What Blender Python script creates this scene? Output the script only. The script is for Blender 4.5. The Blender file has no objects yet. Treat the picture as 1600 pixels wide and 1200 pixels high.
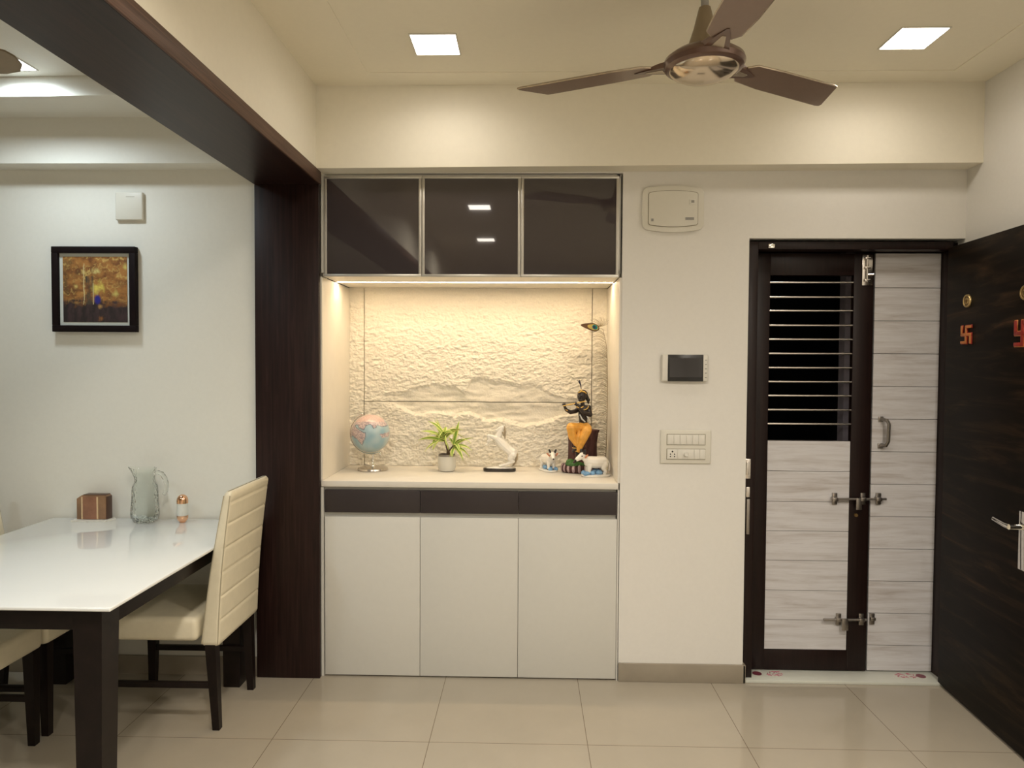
import bpy, bmesh, math, random
from mathutils import Vector, Matrix, noise
random.seed(7)
S = bpy.context.scene
COL = S.collection
PI = math.pi
rad = math.radians

# ------------------------------------------------------------------ camera
cam_d = bpy.data.cameras.new('camera')
cam = bpy.data.objects.new('camera', cam_d)
COL.objects.link(cam)
F_PX = 1090.0
cam_d.sensor_fit = 'HORIZONTAL'
cam_d.sensor_width = 36
cam_d.lens = F_PX / 1600 * 36
cam_d.clip_start = 0.02
YAW, PITCH, ROLL = 0.02333203, 0.03109411, 0.0056223
def cam_matrix():
    cy, sy = math.cos(YAW), math.sin(YAW)
    cp, sp = math.cos(PITCH), math.sin(PITCH)
    cr, sr = math.cos(ROLL), math.sin(ROLL)
    Rz = Matrix(((cy, sy, 0), (-sy, cy, 0), (0, 0, 1)))
    B = Matrix(((1, 0, 0), (0, 0, -1), (0, 1, 0)))
    Rx = Matrix(((1, 0, 0), (0, cp, -sp), (0, sp, cp)))
    Rr = Matrix(((cr, -sr, 0), (sr, cr, 0), (0, 0, 1)))
    M = Rr @ Rx @ B @ Rz
    r, d, f = M[0], M[1], M[2]
    return Matrix(((r[0], -d[0], -f[0]), (r[1], -d[1], -f[1]), (r[2], -d[2], -f[2])))
cam.matrix_world = Matrix.Translation((0, 0, 1.5)) @ cam_matrix().to_4x4()
S.camera = cam

# ------------------------------------------------------------------ world, exposure, light levels
w = bpy.data.worlds.new('world'); S.world = w; w.use_nodes = True
w.node_tree.nodes['Background'].inputs[0].default_value = (0.010, 0.010, 0.012, 1)
w.node_tree.nodes['Background'].inputs[1].default_value = 0.3
S.view_settings.view_transform = 'Standard'
S.view_settings.look = 'None'
S.view_settings.gamma = 1
S.view_settings.use_curve_mapping = False
S.view_settings.exposure = 0.09
MAIN_LIGHT = ((1.0, 0.91, 0.80), 18.0)      # ceiling panels of the living room
DINING_LIGHT = ((0.82, 0.93, 1.0), 9.0)    # ceiling panels of the dining side
STRIP_LIGHT = ((1.0, 0.78, 0.52), 62.0)     # warm strip in the niche
LAMP_NEAR, LAMP_FAR = 1.4, 26.0             # watts: the lamps by the back wall, the lamps over the middle of the room
DINING_NEAR, DINING_FAR = 6.0, 8.0
LAMP_SPREAD = 155                           # and its beam angle

# ------------------------------------------------------------------ materials
MATS = {}
def nodes(name):
    m = bpy.data.materials.new(name); m.use_nodes = True
    nt = m.node_tree
    b = nt.nodes['Principled BSDF']
    MATS[name] = m
    return m, nt, b
def ramp(nt, stops):
    r = nt.nodes.new('ShaderNodeValToRGB')
    el = r.color_ramp.elements
    while len(el) < len(stops): el.new(0.5)
    for e, (p, c) in zip(el, stops):
        e.position = p; e.color = (*c, 1)
    return r
def noise_tex(nt, scale=(1, 1, 1), ns=5.0, detail=4, rough=0.6, dist=0.0, coord='Object'):
    tc = nt.nodes.new('ShaderNodeTexCoord'); mp = nt.nodes.new('ShaderNodeMapping')
    mp.inputs['Scale'].default_value = scale
    n = nt.nodes.new('ShaderNodeTexNoise')
    n.inputs['Scale'].default_value = ns; n.inputs['Detail'].default_value = detail
    n.inputs['Roughness'].default_value = rough; n.inputs['Distortion'].default_value = dist
    nt.links.new(tc.outputs[coord], mp.inputs['Vector']); nt.links.new(mp.outputs['Vector'], n.inputs['Vector'])
    return n
def add_bump(nt, b, src, strength, dist):
    bp = nt.nodes.new('ShaderNodeBump')
    bp.inputs['Strength'].default_value = strength; bp.inputs['Distance'].default_value = dist
    nt.links.new(src, bp.inputs['Height']); nt.links.new(bp.outputs['Normal'], b.inputs['Normal'])
def plain(name, col, rough=0.5, metal=0.0, coat=0.0, bump=0, bscale=40, vary=0.04, ior=1.5):
    m, nt, b = nodes(name)
    n = noise_tex(nt, (1, 1, 1), bscale, 3)
    lo = tuple(max(0, c * (1 - vary)) for c in col); hi = tuple(min(1, c * (1 + vary)) for c in col)
    r = ramp(nt, [(0.3, lo), (0.7, hi)])
    nt.links.new(n.outputs['Fac'], r.inputs['Fac']); nt.links.new(r.outputs['Color'], b.inputs['Base Color'])
    b.inputs['Roughness'].default_value = rough; b.inputs['Metallic'].default_value = metal
    b.inputs['Coat Weight'].default_value = coat; b.inputs['Coat Roughness'].default_value = 0.05
    b.inputs['IOR'].default_value = ior
    if bump: add_bump(nt, b, n.outputs['Fac'], bump, 0.002)
    return m
def wood(name, stops, scale, ns=6, rough=0.4, coat=0.0, dist=0.6, detail=6, spec=0.25):
    m, nt, b = nodes(name)
    n = noise_tex(nt, scale, ns, detail, 0.65, dist)
    r = ramp(nt, stops)
    nt.links.new(n.outputs['Fac'], r.inputs['Fac']); nt.links.new(r.outputs['Color'], b.inputs['Base Color'])
    b.inputs['Roughness'].default_value = rough; b.inputs['Coat Weight'].default_value = coat
    add_bump(nt, b, n.outputs['Fac'], 0.08, 0.001)
    b.inputs['Specular IOR Level'].default_value = spec
    return m
def emit(name, col, strength):
    m, nt, b = nodes(name)
    b.inputs['Base Color'].default_value = (*col, 1)
    b.inputs['Emission Color'].default_value = (*col, 1); b.inputs['Emission Strength'].default_value = strength
    return m

plain('wall_paint', (0.74, 0.72, 0.67), 0.55, bump=0.05, bscale=60, vary=0.012)
plain('dining_paint', (0.75, 0.74, 0.67), 0.55, bump=0.05, bscale=60, vary=0.012)
plain('ceiling_paint', (0.82, 0.77, 0.63), 0.7, vary=0.01)
plain('beam_paint', (0.80, 0.755, 0.63), 0.6, vary=0.012)
plain('baseboard_tile', (0.30, 0.26, 0.20), 0.35, vary=0.06, bscale=9)
dark = [(0.30, (0.009, 0.0035, 0.003)), (0.52, (0.019, 0.008, 0.0065)), (0.72, (0.033, 0.015, 0.012))]
wood('dark_wood_vertical', dark, (14, 14, 0.5), 5, 0.42)
wood('dark_wood_along', dark, (14, 0.5, 14), 5, 0.36)
wood('dark_wood_edge', [(0.3, (0.045, 0.022, 0.014)), (0.7, (0.14, 0.075, 0.05))], (14, 0.6, 30), 5, 0.5)
wood('door_frame_wood', [(0.3, (0.009, 0.004, 0.0033)), (0.7, (0.018, 0.0085, 0.007))], (16, 16, 0.7), 5, 0.38)
wood('dark_door_veneer', [(0.30, (0.006, 0.0045, 0.0035)), (0.50, (0.010, 0.007, 0.005)), (0.62, (0.028, 0.017, 0.010)), (0.74, (0.085, 0.038, 0.018))], (0.7, 8, 7), 2.2, 0.46, dist=1.2, spec=0.08)
wood('streaked_laminate', [(0.28, (0.44, 0.40, 0.38)), (0.45, (0.58, 0.56, 0.56)), (0.60, (0.66, 0.65, 0.66)), (0.75, (0.52, 0.50, 0.51))], (1.0, 6, 13), 2.8, 0.35, dist=0.4, detail=8)
plain('panel_gap', (0.10, 0.085, 0.08), 0.6)
plain('cabinet_white', (0.63, 0.62, 0.57), 0.42, vary=0.01)
plain('cabinet_dark', (0.042, 0.034, 0.034), 0.30, vary=0.03)
plain('smoked_glass', (0.045, 0.036, 0.038), 0.01, coat=0.6, vary=0.02)
plain('aluminium', (0.62, 0.60, 0.55), 0.35, 0.7, vary=0.02)
plain('niche_lining', (0.72, 0.68, 0.60), 0.45, vary=0.02, bscale=12)
plain('stone', (0.78, 0.735, 0.63), 0.8, vary=0.05, bscale=130, bump=0.9)
plain('stone_joint', (0.22, 0.18, 0.13), 0.8)
plain('marble_white', (0.62, 0.63, 0.56), 0.2, vary=0.04, bscale=6)
plain('maroon_print', (0.16, 0.03, 0.05), 0.4)
plain('pink_print', (0.45, 0.14, 0.19), 0.4)
plain('steel', (0.72, 0.68, 0.64), 0.22, 1.0, vary=0.03)
plain('steel_dull', (0.36, 0.33, 0.30), 0.35, 1.0, vary=0.05)
plain('chrome', (0.85, 0.84, 0.80), 0.08, 1.0, vary=0.01)
plain('brass', (0.60, 0.44, 0.20), 0.35, 0.8, vary=0.08)
plain('brass_dark', (0.22, 0.14, 0.05), 0.45, 0.6)
plain('copper_wood', (0.42, 0.13, 0.05), 0.45, vary=0.3, bscale=60)
plain('red_enamel', (0.33, 0.03, 0.02), 0.4, vary=0.15)
plain('orange_enamel', (0.62, 0.22, 0.06), 0.4, vary=0.15)
plain('plastic_cream', (0.68, 0.655, 0.57), 0.35, vary=0.01)
plain('plastic_white', (0.70, 0.68, 0.61), 0.35, vary=0.01)
plain('plastic_groove', (0.20, 0.17, 0.10), 0.6)
plain('plastic_grey', (0.30, 0.29, 0.27), 0.5)
plain('black_plastic', (0.012, 0.012, 0.013), 0.25, vary=0.02)
plain('screen_glass', (0.030, 0.028, 0.030), 0.06, coat=0.6, vary=0.02)
plain('fan_brown', (0.13, 0.070, 0.048), 0.28, 0.35, coat=0.5, vary=0.04)
plain('fan_blade', (0.22, 0.145, 0.105), 0.30, 0.3, coat=0.3, vary=0.04)
plain('fan_edge', (0.50, 0.42, 0.32), 0.25, 0.8)
plain('fan_dome', (0.62, 0.52, 0.40), 0.14, 0.9, vary=0.03)
plain('fan_beige', (0.24, 0.185, 0.115), 0.45, vary=0.04)
plain('table_glass', (0.80, 0.82, 0.80), 0.03, coat=0.3, vary=0.004)
plain('table_wood', (0.010, 0.006, 0.005), 0.35, vary=0.25, bscale=20)
plain('chair_leather', (0.72, 0.66, 0.50), 0.42, vary=0.03, bscale=25, bump=0.12)
plain('chair_seam', (0.42, 0.37, 0.26), 0.6)
plain('frame_black', (0.010, 0.006, 0.006), 0.6, vary=0.1)
plain('mat_board', (0.60, 0.62, 0.56), 0.6, vary=0.01)
plain('holder_wood', (0.24, 0.135, 0.07), 0.4, vary=0.25, bscale=14)
plain('holder_wood_mid', (0.27, 0.125, 0.07), 0.4, vary=0.2, bscale=14)
plain('holder_stripe', (0.62, 0.45, 0.26), 0.4)
plain('holder_edge', (0.07, 0.03, 0.015), 0.4)
plain('rose_gold', (0.80, 0.48, 0.30), 0.12, 1.0, vary=0.02)
plain('salt_white', (0.66, 0.67, 0.62), 0.25, vary=0.04)
plain('pot_white', (0.66, 0.64, 0.57), 0.25, vary=0.01)
plain('soil', (0.045, 0.028, 0.016), 0.9, vary=0.4, bump=0.6)
plain('plant_bark', (0.11, 0.07, 0.035), 0.8, vary=0.35, bscale=90, bump=0.6)
plain('porcelain', (0.80, 0.77, 0.70), 0.22, coat=0.4, vary=0.02)
plain('porcelain_grey', (0.36, 0.29, 0.19), 0.4, vary=0.2, bscale=80)
plain('base_black', (0.016, 0.011, 0.009), 0.2, coat=0.4)
plain('paint_black', (0.012, 0.010, 0.010), 0.35)
plain('paint_orange', (0.62, 0.24, 0.12), 0.4)
plain('paint_blue', (0.18, 0.36, 0.58), 0.35, vary=0.2, bscale=70)
plain('statue_skin', (0.020, 0.013, 0.012), 0.32, vary=0.1)
plain('statue_cloth', (0.72, 0.35, 0.055), 0.45, vary=0.12, bscale=40)
plain('statue_gold', (0.75, 0.50, 0.14), 0.35, 0.5)
plain('statue_sash', (0.62, 0.66, 0.68), 0.4)
plain('statue_hair', (0.010, 0.008, 0.008), 0.5)
wood('stump_bark', [(0.3, (0.028, 0.010, 0.009)), (0.7, (0.12, 0.05, 0.045))], (9, 9, 1.2), 14, 0.55)
plain('stump_green', (0.05, 0.15, 0.03), 0.6, vary=0.5, bscale=120, bump=0.6)
plain('stump_pink', (0.42, 0.30, 0.30), 0.5, vary=0.3, bscale=90)
plain('feather_shaft', (0.22, 0.16, 0.09), 0.5)
plain('feather_barb', (0.20, 0.15, 0.07), 0.5, vary=0.3)
plain('feather_brown', (0.07, 0.035, 0.015), 0.4, 0.3)
plain('feather_gold', (0.42, 0.33, 0.10), 0.35, 0.5)
plain('feather_teal', (0.02, 0.24, 0.24), 0.25, 0.5)
plain('feather_navy', (0.006, 0.006, 0.03), 0.3, 0.3)
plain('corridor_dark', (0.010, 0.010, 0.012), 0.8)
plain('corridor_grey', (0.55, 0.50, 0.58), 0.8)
for n_, v_ in (('frame_black', 0.1), ('table_wood', 0.25), ('cabinet_dark', 0.3)):
    MATS[n_].node_tree.nodes['Principled BSDF'].inputs['Specular IOR Level'].default_value = v_
emit('panel_light', *MAIN_LIGHT)
emit('dining_panel_light', *DINING_LIGHT)
emit('strip_light', *STRIP_LIGHT)

def floor_mat():
    m, nt, b = nodes('floor_tiles')
    tc = nt.nodes.new('ShaderNodeTexCoord'); sp = nt.nodes.new('ShaderNodeSeparateXYZ')
    nt.links.new(tc.outputs['Object'], sp.inputs[0])
    outs = []
    for ax, org in (('X', 0.242), ('Y', 2.700)):
        a = nt.nodes.new('ShaderNodeMath'); a.operation = 'SUBTRACT'; a.inputs[1].default_value = org - 0.6245 * 40
        nt.links.new(sp.outputs[ax], a.inputs[0])
        p = nt.nodes.new('ShaderNodeMath'); p.operation = 'PINGPONG'; p.inputs[1].default_value = 0.6245 / 2
        nt.links.new(a.outputs[0], p.inputs[0]); outs.append(p)
    mn = nt.nodes.new('ShaderNodeMath'); mn.operation = 'MINIMUM'
    nt.links.new(outs[0].outputs[0], mn.inputs[0]); nt.links.new(outs[1].outputs[0], mn.inputs[1])
    g = nt.nodes.new('ShaderNodeMath'); g.operation = 'LESS_THAN'; g.inputs[1].default_value = 0.0013
    nt.links.new(mn.outputs[0], g.inputs[0])
    n = noise_tex(nt, (1, 1, 1), 3.0, 5, 0.6)
    r = ramp(nt, [(0.3, (0.375, 0.335, 0.265)), (0.7, (0.405, 0.36, 0.285))])
    nt.links.new(n.outputs['Fac'], r.inputs['Fac'])
    mx = nt.nodes.new('ShaderNodeMix'); mx.data_type = 'RGBA'
    nt.links.new(g.outputs[0], mx.inputs[0]); nt.links.new(r.outputs['Color'], mx.inputs[6])
    mx.inputs[7].default_value = (0.16, 0.12, 0.085, 1)
    nt.links.new(mx.outputs[2], b.inputs['Base Color'])
    b.inputs['Roughness'].default_value = 0.12
floor_mat()

def glass_mat():
    m, nt, b = nodes('clear_glass')
    b.inputs['Base Color'].default_value = (0.97, 0.99, 0.97, 1)
    b.inputs['Transmission Weight'].default_value = 1.0
    b.inputs['Roughness'].default_value = 0.06; b.inputs['IOR'].default_value = 1.22
    tc = nt.nodes.new('ShaderNodeTexCoord'); v = nt.nodes.new('ShaderNodeTexVoronoi')
    v.inputs['Scale'].default_value = 75; v.feature = 'F1'
    nt.links.new(tc.outputs['Object'], v.inputs['Vector'])
    add_bump(nt, b, v.outputs['Distance'], 0.6, 0.006)
glass_mat()

def attr_mat(name, attr, rough=0.5, coat=0.0):
    m, nt, b = nodes(name)
    a = nt.nodes.new('ShaderNodeAttribute'); a.attribute_name = attr
    nt.links.new(a.outputs['Color'], b.inputs['Base Color'])
    b.inputs['Roughness'].default_value = rough; b.inputs['Coat Weight'].default_value = coat
attr_mat('painting_paint', 'Col', 0.45)
attr_mat('globe_print', 'Col', 0.3, 0.4)
attr_mat('leaf_variegated', 'Col', 0.4)

# ------------------------------------------------------------------ mesh builder
ORG = {}
class MB:
    def __init__(self): self.bm = bmesh.new(); self.mi = 0
    def m(self, i): self.mi = i; return self
    def _fin(self, faces):
        for f in faces: f.material_index = self.mi
    def box(self, x0, x1, y0, y1, z0, z1, bev=0.0, seg=2):
        b2 = bmesh.new()
        vs = [b2.verts.new((x, y, z)) for z in (z0, z1) for y in (y0, y1) for x in (x0, x1)]
        for f in ((0, 2, 3, 1), (4, 5, 7, 6), (0, 1, 5, 4), (2, 6, 7, 3), (0, 4, 6, 2), (1, 3, 7, 5)):
            b2.faces.new([vs[i] for i in f])
        if bev: bmesh.ops.bevel(b2, geom=b2.edges[:], offset=bev, segments=seg, profile=0.5, affect='EDGES')
        return self._merge(b2)
    def _merge(self, b2, M=None):
        if M is not None: bmesh.ops.transform(b2, matrix=M, verts=b2.verts)
        mp = {}
        for v in b2.verts: mp[v] = self.bm.verts.new(v.co)
        for f in b2.faces:
            try: nf = self.bm.faces.new([mp[v] for v in f.verts])
            except ValueError: continue
            nf.material_index = self.mi
        b2.free(); return self
    def loft(self, rings, caps=True, closed=True):
        R = [[self.bm.verts.new(p) for p in r] for r in rings]
        n = len(R[0])
        for a, b in zip(R, R[1:]):
            for i in range(n if closed else n - 1):
                j = (i + 1) % n
                f = self.bm.faces.new((a[i], a[j], b[j], b[i])); f.material_index = self.mi
        if caps and closed:
            for r, rev in ((R[0], True), (R[-1], False)):
                f = self.bm.faces.new(list(reversed(r)) if rev else r); f.material_index = self.mi
        return self
    def tube(self, pts, radii, n=10, caps=True):
        pts = [Vector(p) for p in pts]
        if not hasattr(radii, '__len__'): radii = [radii] * len(pts)
        rings = []; up = None
        for i, p in enumerate(pts):
            t = (pts[min(i + 1, len(pts) - 1)] - pts[max(i - 1, 0)]).normalized()
            if up is None:
                a = Vector((0, 0, 1)) if abs(t.z) < 0.9 else Vector((1, 0, 0))
                up = t.cross(a).normalized()
            else:
                up = (up - t * up.dot(t)).normalized()
            v = t.cross(up)
            rings.append([p + (up * math.cos(2 * PI * k / n) + v * math.sin(2 * PI * k / n)) * radii[i] for k in range(n)])
        return self.loft(rings, caps)
    def cyl(self, p0, p1, r0, r1=None, n=20):
        return self.tube([p0, p1], [r0, r0 if r1 is None else r1], n)
    def lathe(self, prof, c=(0, 0, 0), n=32, axis='Z', caps=False):
        rings = []
        for r, z in prof:
            r = max(r, 1e-5)
            ring = []
            for k in range(n):
                a = 2 * PI * k / n
                if axis == 'Z': p = (c[0] + r * math.cos(a), c[1] + r * math.sin(a), c[2] + z)
                elif axis == 'Y': p = (c[0] + r * math.cos(a), c[1] + z, c[2] + r * math.sin(a))
                else: p = (c[0] + z, c[1] + r * math.cos(a), c[2] + r * math.sin(a))
                ring.append(p)
            rings.append(ring)
        return self.loft(rings, caps)
    def prism(self, poly, a, b, axis='Y', bev=0.0):
        def P(u, v, t):
            return {'Y': (u, t, v), 'Z': (u, v, t), 'X': (t, u, v)}[axis]
        b2 = bmesh.new()
        A = [b2.verts.new(P(u, v, a)) for u, v in poly]; B = [b2.verts.new(P(u, v, b)) for u, v in poly]
        n = len(poly)
        b2.faces.new(A); b2.faces.new(list(reversed(B)))
        for i in range(n):
            j = (i + 1) % n; b2.faces.new((A[j], A[i], B[i], B[j]))
        if bev: bmesh.ops.bevel(b2, geom=b2.edges[:], offset=bev, segments=2, profile=0.5, affect='EDGES')
        return self._merge(b2)
    def ball(self, c, r, rot=None, seg=16):
        if not hasattr(r, '__len__'): r = (r, r, r)
        b2 = bmesh.new(); bmesh.ops.create_uvsphere(b2, u_segments=seg, v_segments=max(6, seg // 2), radius=1)
        M = Matrix.Translation(c) @ (rot.to_4x4() if rot else Matrix.Identity(4)) @ Matrix.Diagonal((*r, 1))
        return self._merge(b2, M)
    def cap(self, p0, r0, p1, r1, n=12):
        """tapered limb with round ends"""
        self.ball(p0, r0, seg=n); self.ball(p1, r1, seg=n); return self.cyl(p0, p1, r0, r1, n)
    def limb(self, pts, radii, n=12):
        for i in range(len(pts) - 1): self.cap(pts[i], radii[i], pts[i + 1], radii[i + 1], n)
        return self
    def build(self, name, mats, parent=None, loc=None, angle=35, local=False):
        if isinstance(mats, str): mats = [mats]
        bmesh.ops.recalc_face_normals(self.bm, faces=self.bm.faces)
        me = bpy.data.meshes.new(name)
        if parent is not None: org = ORG.get(parent.name, Vector((0, 0, 0)))
        elif loc is not None: org = Vector(loc)
        else: org = Vector((0, 0, 0))
        if not local: bmesh.ops.translate(self.bm, verts=self.bm.verts, vec=-org)
        self.bm.to_mesh(me); self.bm.free()
        for f in me.polygons: f.use_smooth = True
        me.set_sharp_from_angle(angle=rad(angle))
        for x in mats: me.materials.append(MATS[x])
        o = bpy.data.objects.new(name, me); COL.objects.link(o)
        if parent is not None: o.parent = parent
        elif loc is not None: o.location = loc
        ORG[o.name] = org
        return o
def thing(name, label, cat, loc, rotz=0.0, group=None, kind=None):
    o = bpy.data.objects.new(name, None); COL.objects.link(o)
    o.location = loc; o.rotation_euler = (0, 0, rotz); o.empty_display_size = 0.05
    ORG[o.name] = Vector(loc) if not rotz else Vector((0, 0, 0))
    if kind: o['kind'] = kind
    else: o['label'] = label; o['category'] = cat
    if group: o['group'] = group
    return o
def tag(o, label, cat, group=None):
    o['label'] = label; o['category'] = cat
    if group: o['group'] = group
    return o
def struct(o): o['kind'] = 'structure'; return o
def kids(o): return [c for c in COL.objects if c.parent == o]
def dup(o, parent=None, delta=None, label=None):
    c = o.copy(); COL.objects.link(c)
    if parent is not None: c.parent = parent
    if delta is not None: c.location = o.location + Vector(delta)
    if label: c['label'] = label
    for k in kids(o): dup(k, c)
    return c
def remesh(o, voxel, smooth=2):
    r = o.modifiers.new('remesh', 'REMESH'); r.mode = 'VOXEL'; r.voxel_size = voxel; r.use_smooth_shade = True
    if smooth:
        s = o.modifiers.new('smooth', 'SMOOTH'); s.factor = 0.5; s.iterations = smooth
    return o

W = 3.26          # wall plane
ZC = 2.745        # living room ceiling
XR = 1.997        # right wall
XB0, XB1 = -1.272, -0.970   # dark beam / column
YB = -2.6         # wall behind the camera
XL = -4.2

# ------------------------------------------------------------------ setting
b = MB(); b.box(XL, 2.3, YB, 5.2, -0.08, 0.0); struct(b.build('floor', 'floor_tiles'))
b = MB(); b.box(XB1 - 0.1, 2.2, YB, 3.4, ZC, ZC + 0.1)
# shallow border band around the centre of the ceiling
b.box(XB1, -0.702, YB, 3.2, ZC - 0.003, ZC); b.box(1.79, XR, YB, 3.2, ZC - 0.003, ZC)
b.box(-0.702, 1.79, 3.03, 3.2, ZC - 0.003, ZC)
struct(b.build('ceiling', 'ceiling_paint'))
b = MB()
b.box(-0.985, 0.432, W, W + 0.14, 2.376, 2.9); b.box(0.432, 1.015, W, W + 0.14, 0, 2.9)
b.box(1.015, XR, W, W + 0.14, 2.078, 2.9); b.box(XR, 2.2, W, W + 0.14, 0, 2.9); b.box(-1.12, -0.985, W, W + 0.14, 0, 2.9)
struct(b.build('wall_back', 'wall_paint'))
b = MB(); b.box(XL, -1.12, W, W + 0.14, 0, 2.9); struct(b.build('wall_dining', 'dining_paint'))
b = MB(); b.box(XR, XR + 0.14, YB, W, 0, 2.9); struct(b.build('wall_right', 'wall_paint'))
b = MB(); b.box(XL, 2.2, YB - 0.12, YB, 0, 2.9); struct(b.build('wall_front', 'wall_paint'))
b = MB(); b.box(XL - 0.12, XL, YB, W, 0, 2.9); struct(b.build('wall_left', 'dining_paint'))
# concrete beam across the top of the back wall
b = MB()
b.loft([[(XB1, 3.168, 2.374), (XB1, 3.30, 2.374), (XB1, 3.30, 2.80), (XB1, 3.168, 2.80)],
        [(XR, 3.148, 2.391), (XR, 3.30, 2.391), (XR, 3.30, 2.80), (XR, 3.148, 2.80)]])
struct(b.build('trim_1', 'beam_paint'))
b = MB(); b.box(XL, XB0, 3.15, 3.27, 2.392, 2.80); struct(b.build('trim_2', 'dining_paint'))
# beam between the rooms: plaster above, dark wood below
b = MB(); b.box(XB0 + 0.002, XB1 + 0.003, YB, 3.27, 2.37, 2.85); struct(b.build('trim_3', 'beam_paint'))
b = MB(); b.box(XB0 - 0.004, XB1 - 0.002, YB, 3.235, 2.318, 2.335); b.mi = 1
b.box(XB1 - 0.002, XB1 + 0.006, YB, 3.235, 2.318, 2.376, 0.002); b.mi = 0
b.box(XB0 - 0.004, XB0 + 0.008, YB, 3.235, 2.3351, 2.376)
struct(b.build('trim_4', ['dark_wood_along', 'dark_wood_edge']))
b = MB(); b.box(-1.277, -0.976, 3.232, W, 0.0, 2.319, 0.003); struct(b.build('trim_5', 'dark_wood_vertical'))
# dining ceiling with dropped border
b = MB(); b.box(XL, XB0, YB, 2.90, 2.68, 2.80); struct(b.build('ceiling.001', 'dining_paint'))
b = MB()
arc = []
for k in range(25):
    x = XL + (XB0 - XL) * k / 24
    arc.append((x, 2.905 - 0.05 * max(0, (k - 14) / 10) ** 2))
poly = arc + [(XB0, 3.16), (XL, 3.16)]
b.prism(poly, 2.598, 2.80, 'Z'); struct(b.build('ceiling.002', 'dining_paint'))
b = MB(); b.box(0.432, 1.026, W - 0.012, W, 0, 0.088, 0.003); b.box(1.014, 1.026, W - 0.012, W + 0.10, 0, 0.088, 0.002); struct(b.build('baseboard_back', 'baseboard_tile'))
b = MB(); b.box(XL, -1.278, W - 0.012, W, 0, 0.09, 0.003); struct(b.build('baseboard_dining', 'baseboard_tile'))
b = MB(); b.box(XR - 0.012, XR, YB, W - 0.03, 0, 0.09, 0.003); struct(b.build('baseboard_right', 'baseboard_tile'))
# corridor behind the grille door
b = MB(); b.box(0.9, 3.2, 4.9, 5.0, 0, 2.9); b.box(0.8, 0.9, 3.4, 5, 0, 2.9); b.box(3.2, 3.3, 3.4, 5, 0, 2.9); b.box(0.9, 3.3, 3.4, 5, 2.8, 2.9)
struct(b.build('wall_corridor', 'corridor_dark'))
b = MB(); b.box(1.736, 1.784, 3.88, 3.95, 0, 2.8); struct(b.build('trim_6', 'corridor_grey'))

# ------------------------------------------------------------------ ceiling lights
def panel(x, y, z, label, m, group):
    t = thing('ceiling_light', label, 'ceiling light', (x, y, z), group=group)
    h = 0.086; b = MB()
    for a in ((-h - .006, h + .006, -h - .006, -h), (-h - .006, h + .006, h, h + .006), (-h - .006, -h, -h, h), (h, h + .006, -h, h)):
        b.box(x + a[0], x + a[1], y + a[2], y + a[3], z - 0.004, z, 0.001)
    b.build('frame', 'plastic_white', t)
    b = MB(); b.box(x - h, x + h, y - h, y + h, z - 0.0025, z - 0.0005); b.build('diffuser', m, t)
    ld = bpy.data.lights.new('panel_lamp', 'AREA'); ld.shape = 'SQUARE'; ld.size = 0.165
    ld.energy = (DINING_NEAR if y > 2 else DINING_FAR) if 'dining' in m else (LAMP_NEAR if y > 2 else LAMP_FAR); ld.spread = rad(155 if 'dining' in m and y > 2 else LAMP_SPREAD); ld.color = DINING_LIGHT[0] if 'dining' in m else MAIN_LIGHT[0]
    lo = bpy.data.objects.new('panel_lamp', ld); COL.objects.link(lo); lo.parent = t; lo.location = (0, 0, -0.005)
    return t
G = 'square ceiling lights of the living room'
panel(-0.372, 2.768, ZC, 'square recessed ceiling light to the left of the brown fan', 'panel_light', G)
panel(1.461, 2.737, ZC, 'square recessed ceiling light to the right of the brown fan, above the grille door', 'panel_light', G)
for x, y, l in ((-0.40, 0.89, 'square ceiling light mirrored as the larger bright patch in the middle glass cabinet door'),
                (-0.44, -0.60, 'square ceiling light mirrored as the smaller lower patch in the middle glass cabinet door'),
                (1.461, 0.89, 'square ceiling light overhead on the right behind the fan'),
                (1.461, -0.60, 'square ceiling light on the right behind the viewer')):
    panel(x, y, ZC, l, 'panel_light', G)
panel(-2.095, 2.745, 2.68, 'square ceiling light half hidden by the fan blade over the dining table', 'dining_panel_light', 'square ceiling lights of the dining side')
panel(-2.20, 1.1, 2.68, 'square ceiling light of the dining side behind the beam', 'dining_panel_light', 'square ceiling lights of the dining side')
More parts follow.
